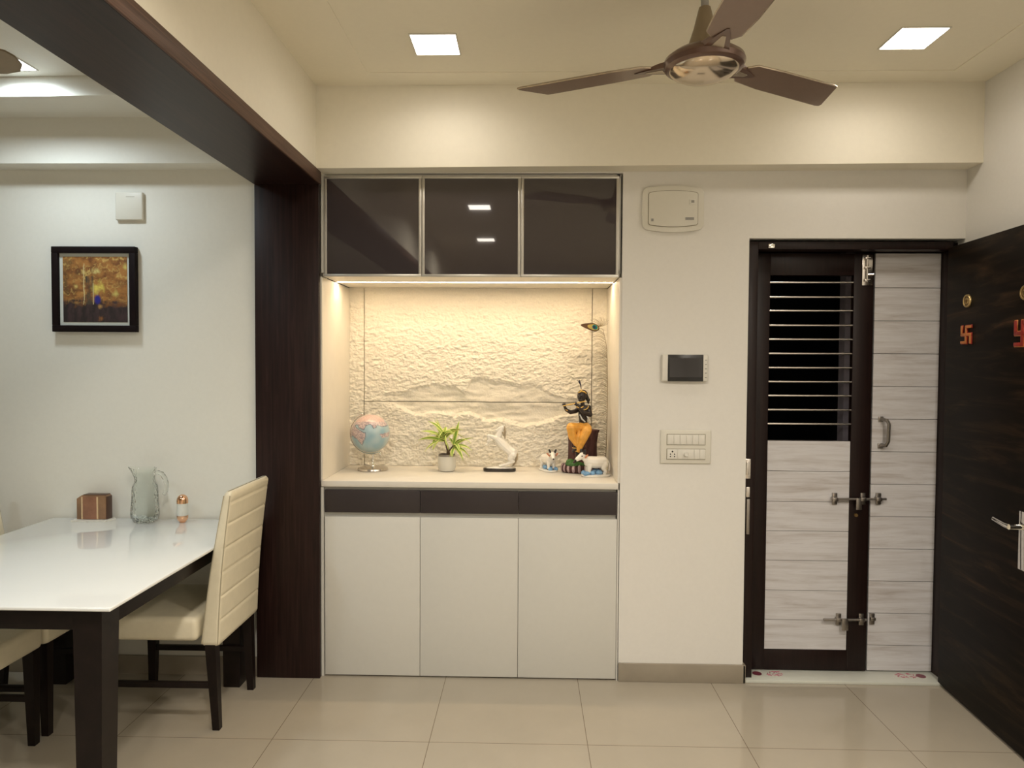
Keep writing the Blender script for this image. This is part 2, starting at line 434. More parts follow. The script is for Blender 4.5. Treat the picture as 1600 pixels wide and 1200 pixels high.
# ------------------------------------------------------------------ ceiling fans
def fan(x, y, z, label, phis, blade_m, r_tip, rounded, dome_m='fan_dome'):
    t = thing('ceiling_fan', label, 'ceiling fan', (x, y, z + 0.04))
    c = (x, y, z)
    b = MB(); b.lathe([(0.0, 0.040), (0.05, 0.040), (0.10, 0.030), (0.124, 0.012), (0.128, 0.0), (0.122, -0.014), (0.108, -0.021), (0.0, -0.021)], c, 40)
    b.build('motor_housing', 'fan_brown', t)
    b = MB(); b.lathe([(0.108, -0.0205), (0.104, -0.027), (0.08, -0.040), (0.045, -0.049), (0.0, -0.052)], c, 40); b.build('dome', dome_m, t)
    b = MB(); b.lathe([(0.062, 0.036), (0.050, 0.06), (0.034, 0.11), (0.022, 0.16), (0.018, 0.175), (0.0, 0.178)], c, 28); b.build('rod_cover', 'fan_beige', t)
    b = MB(); b.cyl((x, y, z + 0.17), (x, y, ZC - 0.03 if x > -1 else 2.66), 0.0125, n=16); b.build('down_rod', 'plastic_grey', t)
    zt = ZC if x > -1 else 2.68
    b = MB(); b.lathe([(0.014, -0.09), (0.04, -0.06), (0.062, -0.02), (0.064, 0.0)], (x, y, zt), 28); b.build('canopy', 'fan_beige', t)
    for ph in phis:
        bl = MB()
        pit = rad(-6.5)
        def P(r, s, dz):
            # r along the blade, s across it, dz thickness
            lx, ly, lz = r, s * math.cos(pit), s * math.sin(pit) + dz
            a = rad(ph)
            return (x + lx * math.cos(a) - ly * math.sin(a), y + lx * math.sin(a) + ly * math.cos(a), z + 0.008 + lz)
        if rounded:
            out = [(0.17, -0.05), (0.30, -0.062), (r_tip - 0.10, -0.080), (r_tip - 0.045, -0.076), (r_tip - 0.008, -0.050), (r_tip, -0.02), (r_tip - 0.012, 0.030), (r_tip - 0.045, 0.066), (r_tip - 0.10, 0.080), (0.30, 0.062), (0.17, 0.05)]
        else:
            out = [(0.165, -0.030), (0.19, -0.052), (0.30, -0.060), (r_tip - 0.085, -0.068), (r_tip - 0.070, -0.066), (r_tip - 0.005, 0.046), (r_tip - 0.005, 0.056), (r_tip - 0.02, 0.060), (0.30, 0.060), (0.19, 0.050), (0.165, 0.030)]
        lo = [P(r, s, -0.003) for r, s in out]; hi = [P(r, s, 0.003) for r, s in out]
        bl.loft([lo, hi])
        o = bl.build('blade', blade_m, t)
        if not rounded:
            et = MB(); et.tube([P(r, s, 0.0) for r, s in out + out[:1]], 0.0034, 6); et.build('edge_trim', 'fan_edge', o)
        br = MB()
        br.loft([[P(0.10, -0.045, -0.012), P(0.10, 0.045, -0.012), P(0.10, 0.045, 0.008), P(0.10, -0.045, 0.008)],
                 [P(0.14, -0.034, -0.010), P(0.14, 0.034, -0.010), P(0.14, 0.034, 0.006), P(0.14, -0.034, 0.006)],
                 [P(0.185, -0.020, -0.007), P(0.185, 0.020, -0.007), P(0.185, 0.020, 0.0), P(0.185, -0.020, 0.0)],
                 [P(0.225, -0.004, -0.005), P(0.225, 0.004, -0.005), P(0.225, 0.004, 0.0), P(0.225, -0.004, 0.0)]])
        k = br.build('bracket', 'fan_brown', o)
        ins = MB()
        ins.loft([[P(0.128, -0.020, -0.0125), P(0.128, 0.020, -0.0125), P(0.128, 0.020, -0.008), P(0.128, -0.020, -0.008)],
                  [P(0.188, -0.006, -0.0085), P(0.188, 0.006, -0.0085), P(0.188, 0.006, -0.005), P(0.188, -0.006, -0.005)]])
        ins.build('inlay', 'fan_edge', o)
    return t
fan(0.552, 2.262, 2.452, 'brown three-bladed ceiling fan with bronze dome in the living room', (156.5, 30.5, -86.5), 'fan_blade', 0.63, False)
fan(-2.255, 2.205, 2.442, 'beige ceiling fan over the dining table, only one blade tip in view', (0, 120, 240), 'fan_beige', 0.635, True)

# ------------------------------------------------------------------ built-in cabinets and niche
X0, X1 = -0.969, 0.421
# upper cabinet
t = thing('wall_cabinet', 'three-door wall cabinet with dark smoked glass doors above the lit niche', 'cabinet', (-0.27, 3.5, 1.90))
b = MB()
b.box(X0 - 0.004, X0 + 0.014, 3.262, 3.75, 1.915, 2.374); b.box(X1 - 0.014, X1 + 0.004, 3.275, 3.75, 1.915, 2.374)
b.box(X0, X1, 3.275, 3.75, 2.355, 2.374); b.box(X0, X1, 3.275, 3.75, 1.915, 1.93); b.box(X0, X1, 3.73, 3.75, 1.93, 2.355)
b.build('carcass', 'cabinet_white', t)
for a, c, nm in ((X0 + 0.010, -0.502, 0), (-0.500, -0.040, 1), (-0.038, X1 - 0.006, 2)):
    b = MB(); f = 0.013; z0, z1 = 1.896, 2.364
    b.box(a, c, W - 0.002, 3.274, z0, z0 + f, 0.001); b.box(a, c, W - 0.002, 3.274, z1 - f, z1, 0.001)
    b.box(a, a + f, W - 0.002, 3.274, z0 + f, z1 - f, 0.001); b.box(c - f, c, W - 0.002, 3.274, z0 + f, z1 - f, 0.001)
    d = b.build('door', 'aluminium', t)
    b = MB(); b.box(a + f, c - f, 3.264, 3.270, z0 + f, z1 - f); b.build('glass_pane', 'smoked_glass', d)
# niche lining
t = thing('display_niche', 'cream-lined display niche between the upper and lower cabinets', 'niche', (-0.27, 3.5, 0.937))
for q in ((X0 - 0.012, X0), (X1, X1 + 0.010)):
    b = MB(); b.box(*q, W - 0.001, 3.79, 0.937, 1.895); b.build('side_panel', 'niche_lining', t)
b = MB(); b.box(X0, X1, 3.275, 3.495, 1.899, 1.914); b.box(X0, X1, 3.520, 3.79, 1.899, 1.914); b.box(X0, X1, 3.495, 3.520, 1.908, 1.914)
b.build('top_panel', 'niche_lining', t)
b = MB(); b.box(X0 + 0.003, X1 - 0.003, 3.497, 3.518, 1.9005, 1.906)
tag(b.build('light_strip', 'strip_light', loc=(-0.27, 3.507, 1.903)), 'warm glowing light strip recessed in the niche ceiling', 'strip light')
# stone panel: four slabs with a chipped relief
def interp(tab, x):
    if x <= tab[0][0]: return tab[0][1]
    for (a, va), (c, vc) in zip(tab, tab[1:]):
        if x <= c: return va + (vc - va) * (x - a) / (c - a)
    return tab[-1][1]
def zx(cx, cy):   # relief outline measured on the panel: panel x, z
    return (-0.981 + (cx - 145) * 1.412 / 1357, 1.907 - (cy - 92) * 0.974 / 936)
r1 = [zx(*p) for p in ((145, 560), (300, 640), (430, 640), (500, 612), (570, 598), (620, 592), (700, 602), (760, 645), (790, 572), (860, 552), (920, 584), (960, 570), (1040, 592), (1100, 578), (1150, 600), (1200, 640), (1300, 668), (1420, 672), (1502, 660))]
r2 = [zx(*p) for p in ((145, 600), (300, 690), (400, 700), (500, 755), (620, 740), (700, 752), (790, 738), (870, 782), (960, 775), (1080, 805), (1150, 790), (1280, 752), (1380, 740), (1502, 700))]
def relief(x, z):
    p = Vector((x, 0.3, z))
    zz1 = interp(r1, x) + 0.010 * noise.noise(p * 22) + 0.005 * noise.noise(p * 60); zz2 = interp(r2, x) + 0.007 * noise.noise(p * 24) + 0.004 * noise.noise(p * 70)
    amp = min(1, max(0.05, (x + 0.80) / 0.16)) * min(1, max(0.08, (0.33 - x) / 0.16))
    q = Vector((x * 0.75, 0, z * 1.15))
    fine = 0.0048 * noise.noise(q * 46) + 0.0032 * noise.noise(q * 95) + 0.0026 * noise.noise(q * 170)
    big = 0.007 * noise.noise(q * 5.0) + 0.004 * noise.noise(q * 13)
    smoothmask = 1.0
    h = big
    ragged = 0.5 + 0.5 * noise.noise(Vector((x * 14, 4.0, z * 40)))
    if zz2 < z < zz1:
        tt = (zz1 - z) / max(1e-4, zz1 - zz2)
        d = min(1, 0.35 * min(1, tt * 9) + tt * 0.8)
        h -= 0.026 * amp * d * (1 + 0.5 * noise.noise(q * 9)) * (0.65 + 0.5 * ragged)
        h += 0.006 * amp * max(0, noise.noise(Vector((x * 18 + z * 12, 0, z * 26))))
        smoothmask = 1 - 0.75 * amp * min(1, tt * 6)
    elif z <= zz2:
        u = min(1, (zz2 - z) / (0.004 + 0.022 * ragged))
        h -= 0.026 * amp * (1 - u) * (0.65 + 0.5 * ragged) - 0.002
    top = max(0, min(1, (1.907 - z) / 0.16)); k = 0.35 + 0.65 * top
    v = h * (0.4 + 0.6 * top) + fine * smoothmask * k
    return v if v > -0.026 else -0.026 - 0.006 * (1 - math.exp((v + 0.026) / 0.006))
t = thing('stone_wall_panel', 'cream split-face stone panel lining the back of the lit niche', 'stone panel', (-0.27, 3.77, 0.937))
b = MB(); b.box(X0 - 0.012, X1 + 0.01, 3.795, 3.81, 0.937, 1.915); b.build('backing', 'stone_joint', t)
g = 0.0020
for xa, xb, za, zb in ((X0 + 0.0005, -0.889 - g, 0.9375, 1.8985), (-0.889 + g, 0.341 - g, 1.284 + g, 1.8985), (-0.889 + g, 0.341 - g, 0.9375, 1.284 - g), (0.341 + g, X1 - 0.0005, 0.9375, 1.8985)):
    b = MB(); st = 0.0027
    nx = max(3, int((xb - xa) / st)); nz = max(3, int((zb - za) / st))
    grid = []
    for j in range(nz + 1):
        z = za + (zb - za) * j / nz; row = []
        for i in range(nx + 1):
            x = xa + (xb - xa) * i / nx
            row.append(b.bm.verts.new((x, 3.762 - relief(x, z), z)))
        grid.append(row)
    for j in range(nz):
        for i in range(nx):
            b.bm.faces.new((grid[j][i], grid[j][i + 1], grid[j + 1][i + 1], grid[j + 1][i]))
    # sides back to the wall
    loop = grid[0] + [r[-1] for r in grid[1:]] + grid[-1][-2::-1] + [r[0] for r in grid[-2:0:-1]]
    bk = [b.bm.verts.new((v.co.x, 3.795, v.co.z)) for v in loop]
    for i in range(len(loop)):
        j = (i + 1) % len(loop); b.bm.faces.new((loop[i], loop[j], bk[j], bk[i]))
    b.build('slab', 'stone', t, angle=60)
# counter and lower cabinet
b = MB(); b.box(X0 - 0.006, X1 + 0.004, W - 0.004, 3.80, 0.908, 0.936, 0.002)
tag(b.build('countertop', 'niche_lining', loc=(-0.27, 3.5, 0.908)), 'cream shelf top on the white lower cabinet, carrying the ornaments', 'countertop')
t = thing('base_cabinet', 'white built-in lower cabinet with a band of dark drawer fronts', 'cabinet', (-0.27, 3.5, 0))
b = MB(); b.box(X0 + 0.004, X1 - 0.004, 3.284, 3.78, 0.012, 0.905); b.box(X0 - 0.008, X0 + 0.004, 3.262, 3.78, 0.0, 0.905); b.box(X1 + 0.001, X1 + 0.008, 3.262, 3.78, 0, 0.905); b.build('carcass', 'cabinet_white', t)
for a, c in ((X0 + 0.010, -0.5075), (-0.5055, -0.0435), (-0.0415, X1 - 0.001)):
    b = MB(); b.box(a, c, W, 3.281, 0.008, 0.766, 0.0012); b.build('door', 'cabinet_white', t)
    b = MB(); b.box(a, c, W, 3.281, 0.786, 0.893, 0.0015); b.build('drawer', 'cabinet_dark', t)

# ------------------------------------------------------------------ entrance: frame, grille leaf, fixed leaf
t = thing('door_1', '', '', (1.5, 3.38, 0), kind='structure')
b = MB()
b.box(1.017, 1.066, 3.285, 3.40, 0.0, 2.068, 0.002); b.box(1.957, 1.994, 3.31, 3.40, 0, 2.068, 0.002); b.box(1.066, 1.957, 3.285, 3.40, 2.032, 2.068, 0.002)
b.build('door_frame', 'door_frame_wood', t)
b = MB()
ya, yb = 3.368, 3.398
b.box(1.070, 1.151, ya, yb, 0.018, 2.026, 0.0015); b.box(1.546, 1.638, ya, yb, 0.018, 2.026, 0.0015)
b.box(1.151, 1.546, ya, yb, 1.922, 2.026, 0.0015); b.box(1.151, 1.546, ya, yb, 0.018, 0.117, 0.0015)
leaf = b.build('grille_leaf', 'door_frame_wood', t)
b = MB(); b.box(1.151, 1.546, ya + 0.010, yb, 0.117, 1.131)
b.mi = 1
zs = [1.131, 0.985, 0.838, 0.695, 0.552, 0.406, 0.262, 0.117]
for z1, z0 in zip(zs, zs[1:]): b.box(1.1525, 1.5445, ya + 0.003, ya + 0.012, z0 + 0.0012, z1 - 0.0012)
b.build('lower_panel', ['panel_gap', 'streaked_laminate'], leaf)
for yy in (450, 472.5, 493.5, 516, 537.6, 559.5, 581.4, 603, 624.6, 646.5, 668.4):
    z = 1.5 + (575.5 - yy) * 3.378 / 1090
    b = MB(); b.cyl((1.151, 3.377, z), (1.546, 3.377, z), 0.0052, n=12); b.build('grille_bar', 'steel', leaf)
b = MB(); b.box(1.648, 1.955, 3.386, 3.40, 0.018, 2.028); b.mi = 1
zz = [2.028]; z = 1.864
while z > 0.1: zz.append(z); z -= 0.1565
zz.append(0.018)
for z1, z0 in zip(zz, zz[1:]): b.box(1.648, 1.955, 3.374, 3.388, z0 + 0.0013, z1 - 0.0013)
fixed = b.build('fixed_leaf', ['panel_gap', 'streaked_laminate'], t)
# hardware on the doors
def bx(name, boxes, m, parent, bev=0.001):
    b = MB()
    for q in boxes: b.box(*q, bev)
    return b.build(name, m, parent)
K = 3.37 / 1090
def px(x, y, Y=3.36):    # a point of the photographed door face, on the door plane
    d = cam_matrix() @ Vector(((x - 800) / F_PX, -(y - 600) / F_PX, -1.0))
    s = Y / d.y
    return d.x * s, 1.5 + d.z * s
def plate(x0, y0, x1, y1, Y0, Y1):
    a, z1 = px(x0, y0, Y0); c, z0 = px(x1, y1, Y0)
    return (a, c, Y0, Y1, z0, z1)
# fixed-leaf pull handle
hx, ht = px(1378, 655, 3.36); _, hb = px(1378, 697, 3.36)
b = MB(); b.box(hx - 0.012, hx + 0.012, 3.367, 3.3745, ht - 0.012, ht + 0.012, 0.002); b.box(hx - 0.012, hx + 0.012, 3.367, 3.3745, hb - 0.012, hb + 0.012, 0.002)
b.tube([(hx, 3.368, ht), (hx + 0.012, 3.335, ht - 0.004), (hx + 0.018, 3.328, ht - 0.02), (hx + 0.016, 3.328, hb + 0.025), (hx + 0.010, 3.335, hb + 0.005), (hx, 3.368, hb)], 0.0085, 8)
b.build('handle', 'steel_dull', fixed)
# tower bolt
b = MB(); b.box(*plate(1348, 398, 1363, 446, 3.362, 3.3685), 0.001)
a, z = px(1355.5, 424, 3.352); b.cyl((a, 3.354, z - 0.05), (a, 3.354, z + 0.075), 0.0065, n=10); b.cyl((a, 3.354, z - 0.015), (a + 0.026, 3.345, z - 0.015), 0.005, n=8)
for q in (403, 418, 438):
    _, zq = px(1355, q, 3.352); b.box(a - 0.013, a + 0.013, 3.346, 3.363, zq - 0.006, zq + 0.006, 0.002)
b.build('tower_bolt', 'steel', leaf)
def aldrop(y, xa, xb, xs, hasp, parent):
    b = MB()
    p0 = px(xa, y, 3.345); p1 = px(xb, y, 3.345)
    b.cyl((p0[0], 3.346, p0[1]), (p1[0], 3.346, p1[1]), 0.0062, n=12)
    for x in xs:
        b.box(*plate(x - 3.6, y - 9.5, x + 3.6, y + 8.5, 3.362, 3.3705), 0.001)
        c, z = px(x, y, 3.346); b.box(c - 0.013, c + 0.013, 3.336, 3.364, z - 0.009, z + 0.009, 0.003)
    b.build('bolt', 'steel_dull', parent)
    b = MB(); b.box(*plate(hasp[0], y - 1, hasp[1], y + 17, 3.338, 3.343), 0.001)
    b.build('hasp', 'steel_dull', parent)
aldrop(780, 1299, 1385, (1304.5, 1348.5, 1373), (1338.5, 1347), leaf)
aldrop(968.5, 1287, 1354, (1310.5, 1346), (1316, 1325.5), leaf)
b = MB(); b.box(*plate(1359.5, 959, 1366.5, 976, 3.366, 3.3735), 0.001); c, z = px(1365, 968, 3.35); b.box(c - 0.012, c + 0.012, 3.350, 3.368, z - 0.008, z + 0.008, 0.003); b.build('bolt_keeper', 'steel_dull', fixed)
b = MB(); c, z = px(1337.5, 805, 3.366); b.lathe([(0.0, -0.004), (0.008, -0.004), (0.009, 0.003)], (c, 3.366, z), 16, 'Y'); b.build('keyhole', 'brass_dark', leaf)
b = MB(); b.box(*plate(1164.5, 717, 1173, 748, 3.278, 3.286), 0.002); c, z = px(1168.5, 732, 3.27); b.box(c - 0.006, c + 0.006, 3.270, 3.279, z - 0.03, z + 0.03, 0.002)
b.build('strike_plate', 'steel', t)
b = MB(); b.box(*plate(1166, 761, 1172, 777, 3.276, 3.286), 0.002); b.build('latch', 'steel', t)
b = MB(); b.box(*plate(1167, 780, 1171, 835, 3.281, 3.286), 0.001); b.build('cover_plate', 'steel_dull', t)
b = MB(); b.box(*plate(1201, 381, 1211, 387.5, 3.276, 3.2865), 0.001); b.build('door_catch', 'chrome', t)
# marble threshold with printed flowers
b = MB(); b.box(1.026, 1.985, W - 0.002, 3.40, 0.0, 0.014, 0.002); struct(b.build('trim_7', 'marble_white'))
def sticker(x, s, label, seed):
    random.seed(seed)
    y = 3.330
    b = MB(); b.lathe([(0.022, 0), (0.022, 0.0006), (0, 0.0006)], (x, y, 0.0142), 20)
    b.mi = 1
    for k in range(16):
        u = 0.028 + 0.09 * random.random(); v = random.uniform(-0.022, 0.022)
        a = random.uniform(0, PI); L = random.uniform(0.006, 0.014)
        b.tube([(x + s * u - L * math.cos(a), y + v - L * math.sin(a), 0.0146), (x + s * (u + .003), y + v + .003, 0.0146), (x + s * u + L * math.cos(a), y + v + L * math.sin(a) * .5, 0.0146)], [0.001, 0.0026, 0.001], 5)
    tag(b.build('floor_sticker', ['maroon_print', 'pink_print'], loc=(x, y, 0.014)), label, 'sticker')
sticker(1.106, 1, 'maroon floral print on the white threshold, beneath the grille leaf', 3)
sticker(1.882, -1, 'maroon floral print on the white threshold, beside the open dark door', 5)

# open dark door
H = Vector((1.929, 3.275, 0)); TH = math.atan2(-0.9974, -0.0721)
t = thing('door_2', '', '', H, TH, kind='structure')
b = MB(); b.box(0, 0.93, 0.0, 0.036, 0.012, 2.038, 0.002); b.build('door_panel', 'dark_door_veneer', t, local=True)
b = MB()
hxl = 0.600
b.box(hxl - 0.020, hxl + 0.020, -0.008, 0.0, 0.72, 0.945, 0.003)
b.cyl((hxl, -0.008, 0.885), (hxl, -0.055, 0.885), 0.011, n=14); b.tube([(hxl, -0.052, 0.885), (hxl - 0.02, -0.055, 0.886), (hxl - 0.105, -0.05, 0.893)], [0.011, 0.010, 0.0085], 12)
b.build('lever_handle', 'chrome', t, local=True)
def emblem(u, z, s, mats, label):
    c = H + Vector((-0.0721, -0.9974, 0)) * u + Vector((0, 0, z))
    o = thing('door_emblem', label, 'door ornament', c, TH)
    w_ = 0.0125 * s; a = 0.043 * s; b = MB(); b.mi = 0
    def bars(e, y0, y1):
        L = a + e; v = w_ / 2 + e
        b.box(-v, v, y0, y1, -L, L, 0.0012); b.box(-L, L, y0, y1, -v, v, 0.0012)
        # arms turn clockwise as seen from the room (local x runs towards the viewer's right)
        h = w_ + e
        b.box(0, L, y0, y1, L - h, L, 0.0012); b.box(L - h, L, y0, y1, -L, 0, 0.0012)
        b.box(-L, 0, y0, y1, -L, -L + h, 0.0012); b.box(-L, -L + h, y0, y1, 0, L, 0.0012)
    bars(0.003 * s, -0.004, 0.0); b.build('backing', mats[0], o, local=True)
    b = MB(); bars(0.0, -0.008, -0.004); b.build('raised_sign', mats[1], o, local=True)
emblem(0.175, 1.632, 0.92, ('red_enamel', 'orange_enamel'), 'small orange swastika charm on the open dark door, nearer its hinge')
emblem(0.566, 1.622, 1.15, ('orange_enamel', 'red_enamel'), 'larger red swastika charm on the open dark door, cut by the picture edge')
def medal(u, z, label):
    c = H + Vector((-0.0721, -0.9974, 0)) * u + Vector((0, 0, z))
    o = thing('brass_medallion', label, 'door ornament', c, TH)
    b = MB(); b.lathe([(0, -0.006), (0.013, -0.006), (0.014, -0.004), (0.021, -0.004), (0.022, -0.007), (0.027, -0.007), (0.029, -0.004), (0.029, 0.0)], (0, 0, 0), 28, 'Y'); b.build('disc', 'brass', o, local=True)
    b = MB(); b.lathe([(0.0145, -0.005), (0.0205, -0.005)], (0, 0, 0), 28, 'Y'); b.prism([(-0.007, 0.006), (0.007, 0.006), (0.007, -0.001), (0, -0.010), (-0.007, -0.001)], -0.0085, -0.006, 'Y'); b.build('relief', 'brass_dark', o, local=True)
medal(0.173, 1.779, 'round brass medallion above the small orange charm on the open door')
medal(0.572, 1.776, 'round brass medallion above the larger red charm, cut by the picture edge')

# ------------------------------------------------------------------ wall fittings
def rrect(x0, x1, z0, z1, r, bow=0.0, n=6):
    pts = []
    for cx, cz, a0 in ((x1 - r, z1 - r, 0), (x0 + r, z1 - r, 90), (x0 + r, z0 + r, 180), (x1 - r, z0 + r, 270)):
        for k in range(n + 1):
            a = rad(a0 + 90 * k / n); pts.append((cx + r * math.cos(a), cz + r * math.sin(a)))
        if bow and a0 in (0, 180):
            for q in range(1, 8):
                tt = q / 8
                xx = (x1 - r) + (x0 + r - x1 + r) * tt if a0 == 0 else (x0 + r) + (x1 - r - x0 - r) * tt
                pts.append((xx, (z1 + bow * 4 * tt * (1 - tt)) if a0 == 0 else (z0 - bow * 4 * tt * (1 - tt))))
    return pts
# distribution board cover
t = thing('fuse_box', 'cream fuse box cover with bowed edges high on the wall', 'fuse box', (0.66, W, 2.20))
b = MB(); b.prism(rrect(0.520, 0.802, 2.113, 2.307, 0.028, 0.010), W - 0.012, W, 'Y', 0.003); b.build('cover', 'plastic_cream', t)
b = MB(); b.prism(rrect(0.547, 0.775, 2.134, 2.286, 0.012, 0.008), W - 0.0145, W - 0.011, 'Y'); b.build('door_gap', 'plastic_groove', t)
b = MB(); b.prism(rrect(0.549, 0.773, 2.136, 2.284, 0.011, 0.008), W - 0.0165, W - 0.012, 'Y', 0.001); d = b.build('door', 'plastic_cream', t)
b = MB(); b.box(0.733, 0.763, W - 0.018, W - 0.016, 2.228, 2.252, 0.001); b.mi = 1; b.box(0.742, 0.756, W - 0.0188, W - 0.0165, 2.236, 2.248); b.build('latch', ['plastic_white', 'plastic_grey'], d)
b = MB(); b.box(0.716, 0.756, W - 0.0175, W - 0.016, 2.158, 2.170); b.build('label_plate', 'plastic_grey', d)
b = MB(); b.box(0.560, 0.571, W - 0.0175, W - 0.016, 2.152, 2.164); b.build('indicator', 'plastic_grey', d)
# door phone
t = thing('video_door_phone', 'white video door phone with a dark screen on the wall', 'door phone', (0.73, W, 1.475))
b = MB(); b.box(0.617, 0.829, 3.236, W, 1.416, 1.541, 0.006, 3); b.build('body', 'plastic_white', t)
b = MB(); b.box(0.643, 0.806, 3.2335, 3.237, 1.4165, 1.5395, 0.001); b.build('bezel', 'black_plastic', t)
b = MB(); b.box(0.650, 0.799, 3.2325, 3.234, 1.436, 1.524); b.build('screen', 'screen_glass', t)
for k in range(5):
    b = MB(); z = 1.515 - k * 0.020; b.box(0.814, 0.822, 3.2345, 3.2365, z - 0.002, z + 0.002, 0.0005); b.build('button', 'plastic_grey', t)
# switch board
t = thing('switch_board', 'white wall switch board with two rows of switches and a socket', 'switch board', (0.73, W, 1.11))
b = MB(); b.box(0.617, 0.851, W - 0.010, W, 1.033, 1.190, 0.004, 3); b.build('plate', 'plastic_cream', t)
for z0, z1 in ((1.120, 1.171), (1.052, 1.103)):
    b = MB(); b.box(0.645, 0.824, W - 0.0115, W - 0.009, z0, z1); b.mi = 1; b.box(0.647, 0.822, W - 0.0125, W - 0.009, z0 + 0.002, z1 - 0.002); b.build('module_tray', ['plastic_groove', 'plastic_white'], t)
for k in range(6):
    a = 0.649 + k * 0.0287; b = MB()
    b.prism([(W - 0.0125, 1.1235), (W - 0.0155, 1.1235), (W - 0.0135, 1.147), (W - 0.0165, 1.1675), (W - 0.0125, 1.1675)], a, a + 0.0275, 'X', 0.0005) if False else b.box(a, a + 0.0275, W - 0.0150, W - 0.012, 1.1235, 1.1675, 0.0012)
    b.build('switch', 'plastic_white', t)
b = MB(); b.box(0.649, 0.694, W - 0.0150, W - 0.012, 1.0555, 1.0995, 0.001); sk = b.build('socket', 'plastic_white', t)
for x, z, r in ((0.6715, 1.090, 0.0040), (0.662, 1.078, 0.0030), (0.681, 1.078, 0.0030), (0.662, 1.067, 0.0030), (0.681, 1.067, 0.0030)):
    b = MB(); b.cyl((x, W - 0.0156, z), (x, W - 0.0140, z), r, n=12); b.build('socket_hole', 'black_plastic', sk)
b = MB(); b.box(0.696, 0.770, W - 0.0150, W - 0.012, 1.0555, 1.0995, 0.001); b.build('regulator', 'plastic_white', t)
b = MB(); b.lathe([(0, -0.016), (0.008, -0.016), (0.011, -0.006), (0.012, 0)], (0.733, W - 0.0145, 1.0775), 20, 'Y'); b.build('knob', 'plastic_white', t)
for a in (0.7725, 0.7985):
    b = MB(); b.box(a, a + 0.0245, W - 0.0150, W - 0.012, 1.0555, 1.0995, 0.0012); b.build('switch', 'plastic_white', t)
# blank plate in the dining area
t = thing('wall_plate', 'small square cream blank plate high on the dining wall', 'wall plate', (-1.872, W, 2.22))
b = MB(); b.box(-1.938, -1.807, W - 0.018, W, 2.155, 2.286, 0.006, 3); b.build('cover', 'plastic_cream', t)
b = MB(); b.box(-1.885, -1.845, W - 0.0186, W - 0.0175, 2.262, 2.2635); b.build('slot', 'plastic_groove', t)
# painting
t = thing('framed_painting', 'square abstract orange and brown painting in a dark frame', 'painting', (-2.04, W, 1.83))
x0, x1, z0, z1, f = -2.236, -1.838, 1.632, 2.030, 0.030
b = MB(); ya, yb = W - 0.032, W - 0.004
for q in ((x0, x1, z0, z0 + f), (x0, x1, z1 - f, z1), (x0, x0 + f, z0 + f, z1 - f), (x1 - f, x1, z0 + f, z1 - f)): b.box(q[0], q[1], ya, yb, q[2], q[3], 0.002)
b.build('frame', 'frame_black', t)
b = MB(); b.box(x0 + f, x1 - f, W - 0.016, W - 0.006, z0 + f, z1 - f); b.build('mat_board', 'mat_board', t)
b = MB(); n = 150; e = 0.016
gx0, gx1, gz0, gz1 = x0 + f + e, x1 - f - e, z0 + f + e, z1 - f - e
gr = [[b.bm.verts.new((gx0 + (gx1 - gx0) * i / n, W - 0.0175, gz0 + (gz1 - gz0) * j / n)) for i in range(n + 1)] for j in range(n + 1)]
for j in range(n):
    for i in range(n): b.bm.faces.new((gr[j][i], gr[j][i + 1], gr[j + 1][i + 1], gr[j + 1][i]))
o = b.build('canvas', 'painting_paint', t)
def lerp(a, c, k): k = max(0, min(1, k)); return tuple(x + (y - x) * k for x, y in zip(a, c))
def paintcol(u, v):
    n1 = noise.fractal(Vector((u * 5, v * 7, 3)), 0.7, 2.0, 5); n2 = noise.fractal(Vector((u * 14, v * 5, 9)), 0.7, 2.0, 5); n3 = noise.noise(Vector((u * 30, v * 60, 1)))
    c = lerp((0.15, 0.055, 0.018), (0.38, 0.17, 0.045), 0.45 + 1.1 * n1 + 0.3 * u)
    c = lerp(c, (0.10, 0.07, 0.025), (0.35 - u) * 0.9 + 0.6 * n2 - .1)
    c = lerp(c, (0.60, 0.42, 0.13), 1.5 * noise.noise(Vector((u * 7 + n1 * 2, v * 15 + n2, 1))) * (0.4 + v) - 0.25 + 0.3 * n3)
    d = 0.30 + 0.04 * n2 + (0.03 if 0.3 < u < 0.62 else 0)
    c = lerp(c, lerp((0.018, 0.014, 0.014), (0.05, 0.028, 0.030), 0.5 + n2), (d - v) * 12 + 0.5 + 1.3 * n1)
    for (bx_, by_, r, col) in ((0.55, 0.53, 0.085, (0.75, 0.62, 0.12)), (0.53, 0.78, 0.05, (0.70, 0.60, 0.22)), (0.33, 0.55, 0.025, (0.80, 0.66, 0.25)), (0.82, 0.44, 0.05, (0.55, 0.46, 0.13)), (0.97, 0.84, 0.05, (0.55, 0.45, 0.12)), (0.20, 0.55, 0.03, (0.62, 0.48, 0.15)), (0.32, 0.76, 0.03, (0.6, 0.48, 0.16)), (0.57, 0.24, 0.03, (0.42, 0.24, 0.08)), (0.6, 0.05, 0.04, (0.25, 0.10, 0.03))):
        dd = math.hypot(u - bx_, (v - by_)) / r + 0.8 * n1 + 0.5 * n3
        c = lerp(c, col, (1.3 - dd * 1.0 + 0.6 * n2) * (0.75 + n3 * 0.6))
    dd = math.hypot((u - 0.535) / 0.05, (v - 0.345) / 0.07); c = lerp(c, (0.02, 0.02, 0.22), 2.2 - dd * 1.8)
    if 0.35 < u < 0.48 and 0.27 < v < 0.70: c = lerp(c, (0.06, 0.05, 0.035), 0.45 + n2)
    if abs(u - 0.325 - 0.01 * n1) < 0.006 and 0.27 < v < 0.9: c = (0.6, 0.5, 0.25)
    if abs(u - 0.47) < 0.004 and 0.27 < v < 0.6: c = (0.5, 0.42, 0.22)
    return c
ca = o.data.color_attributes.new('Col', 'FLOAT_COLOR', 'POINT')
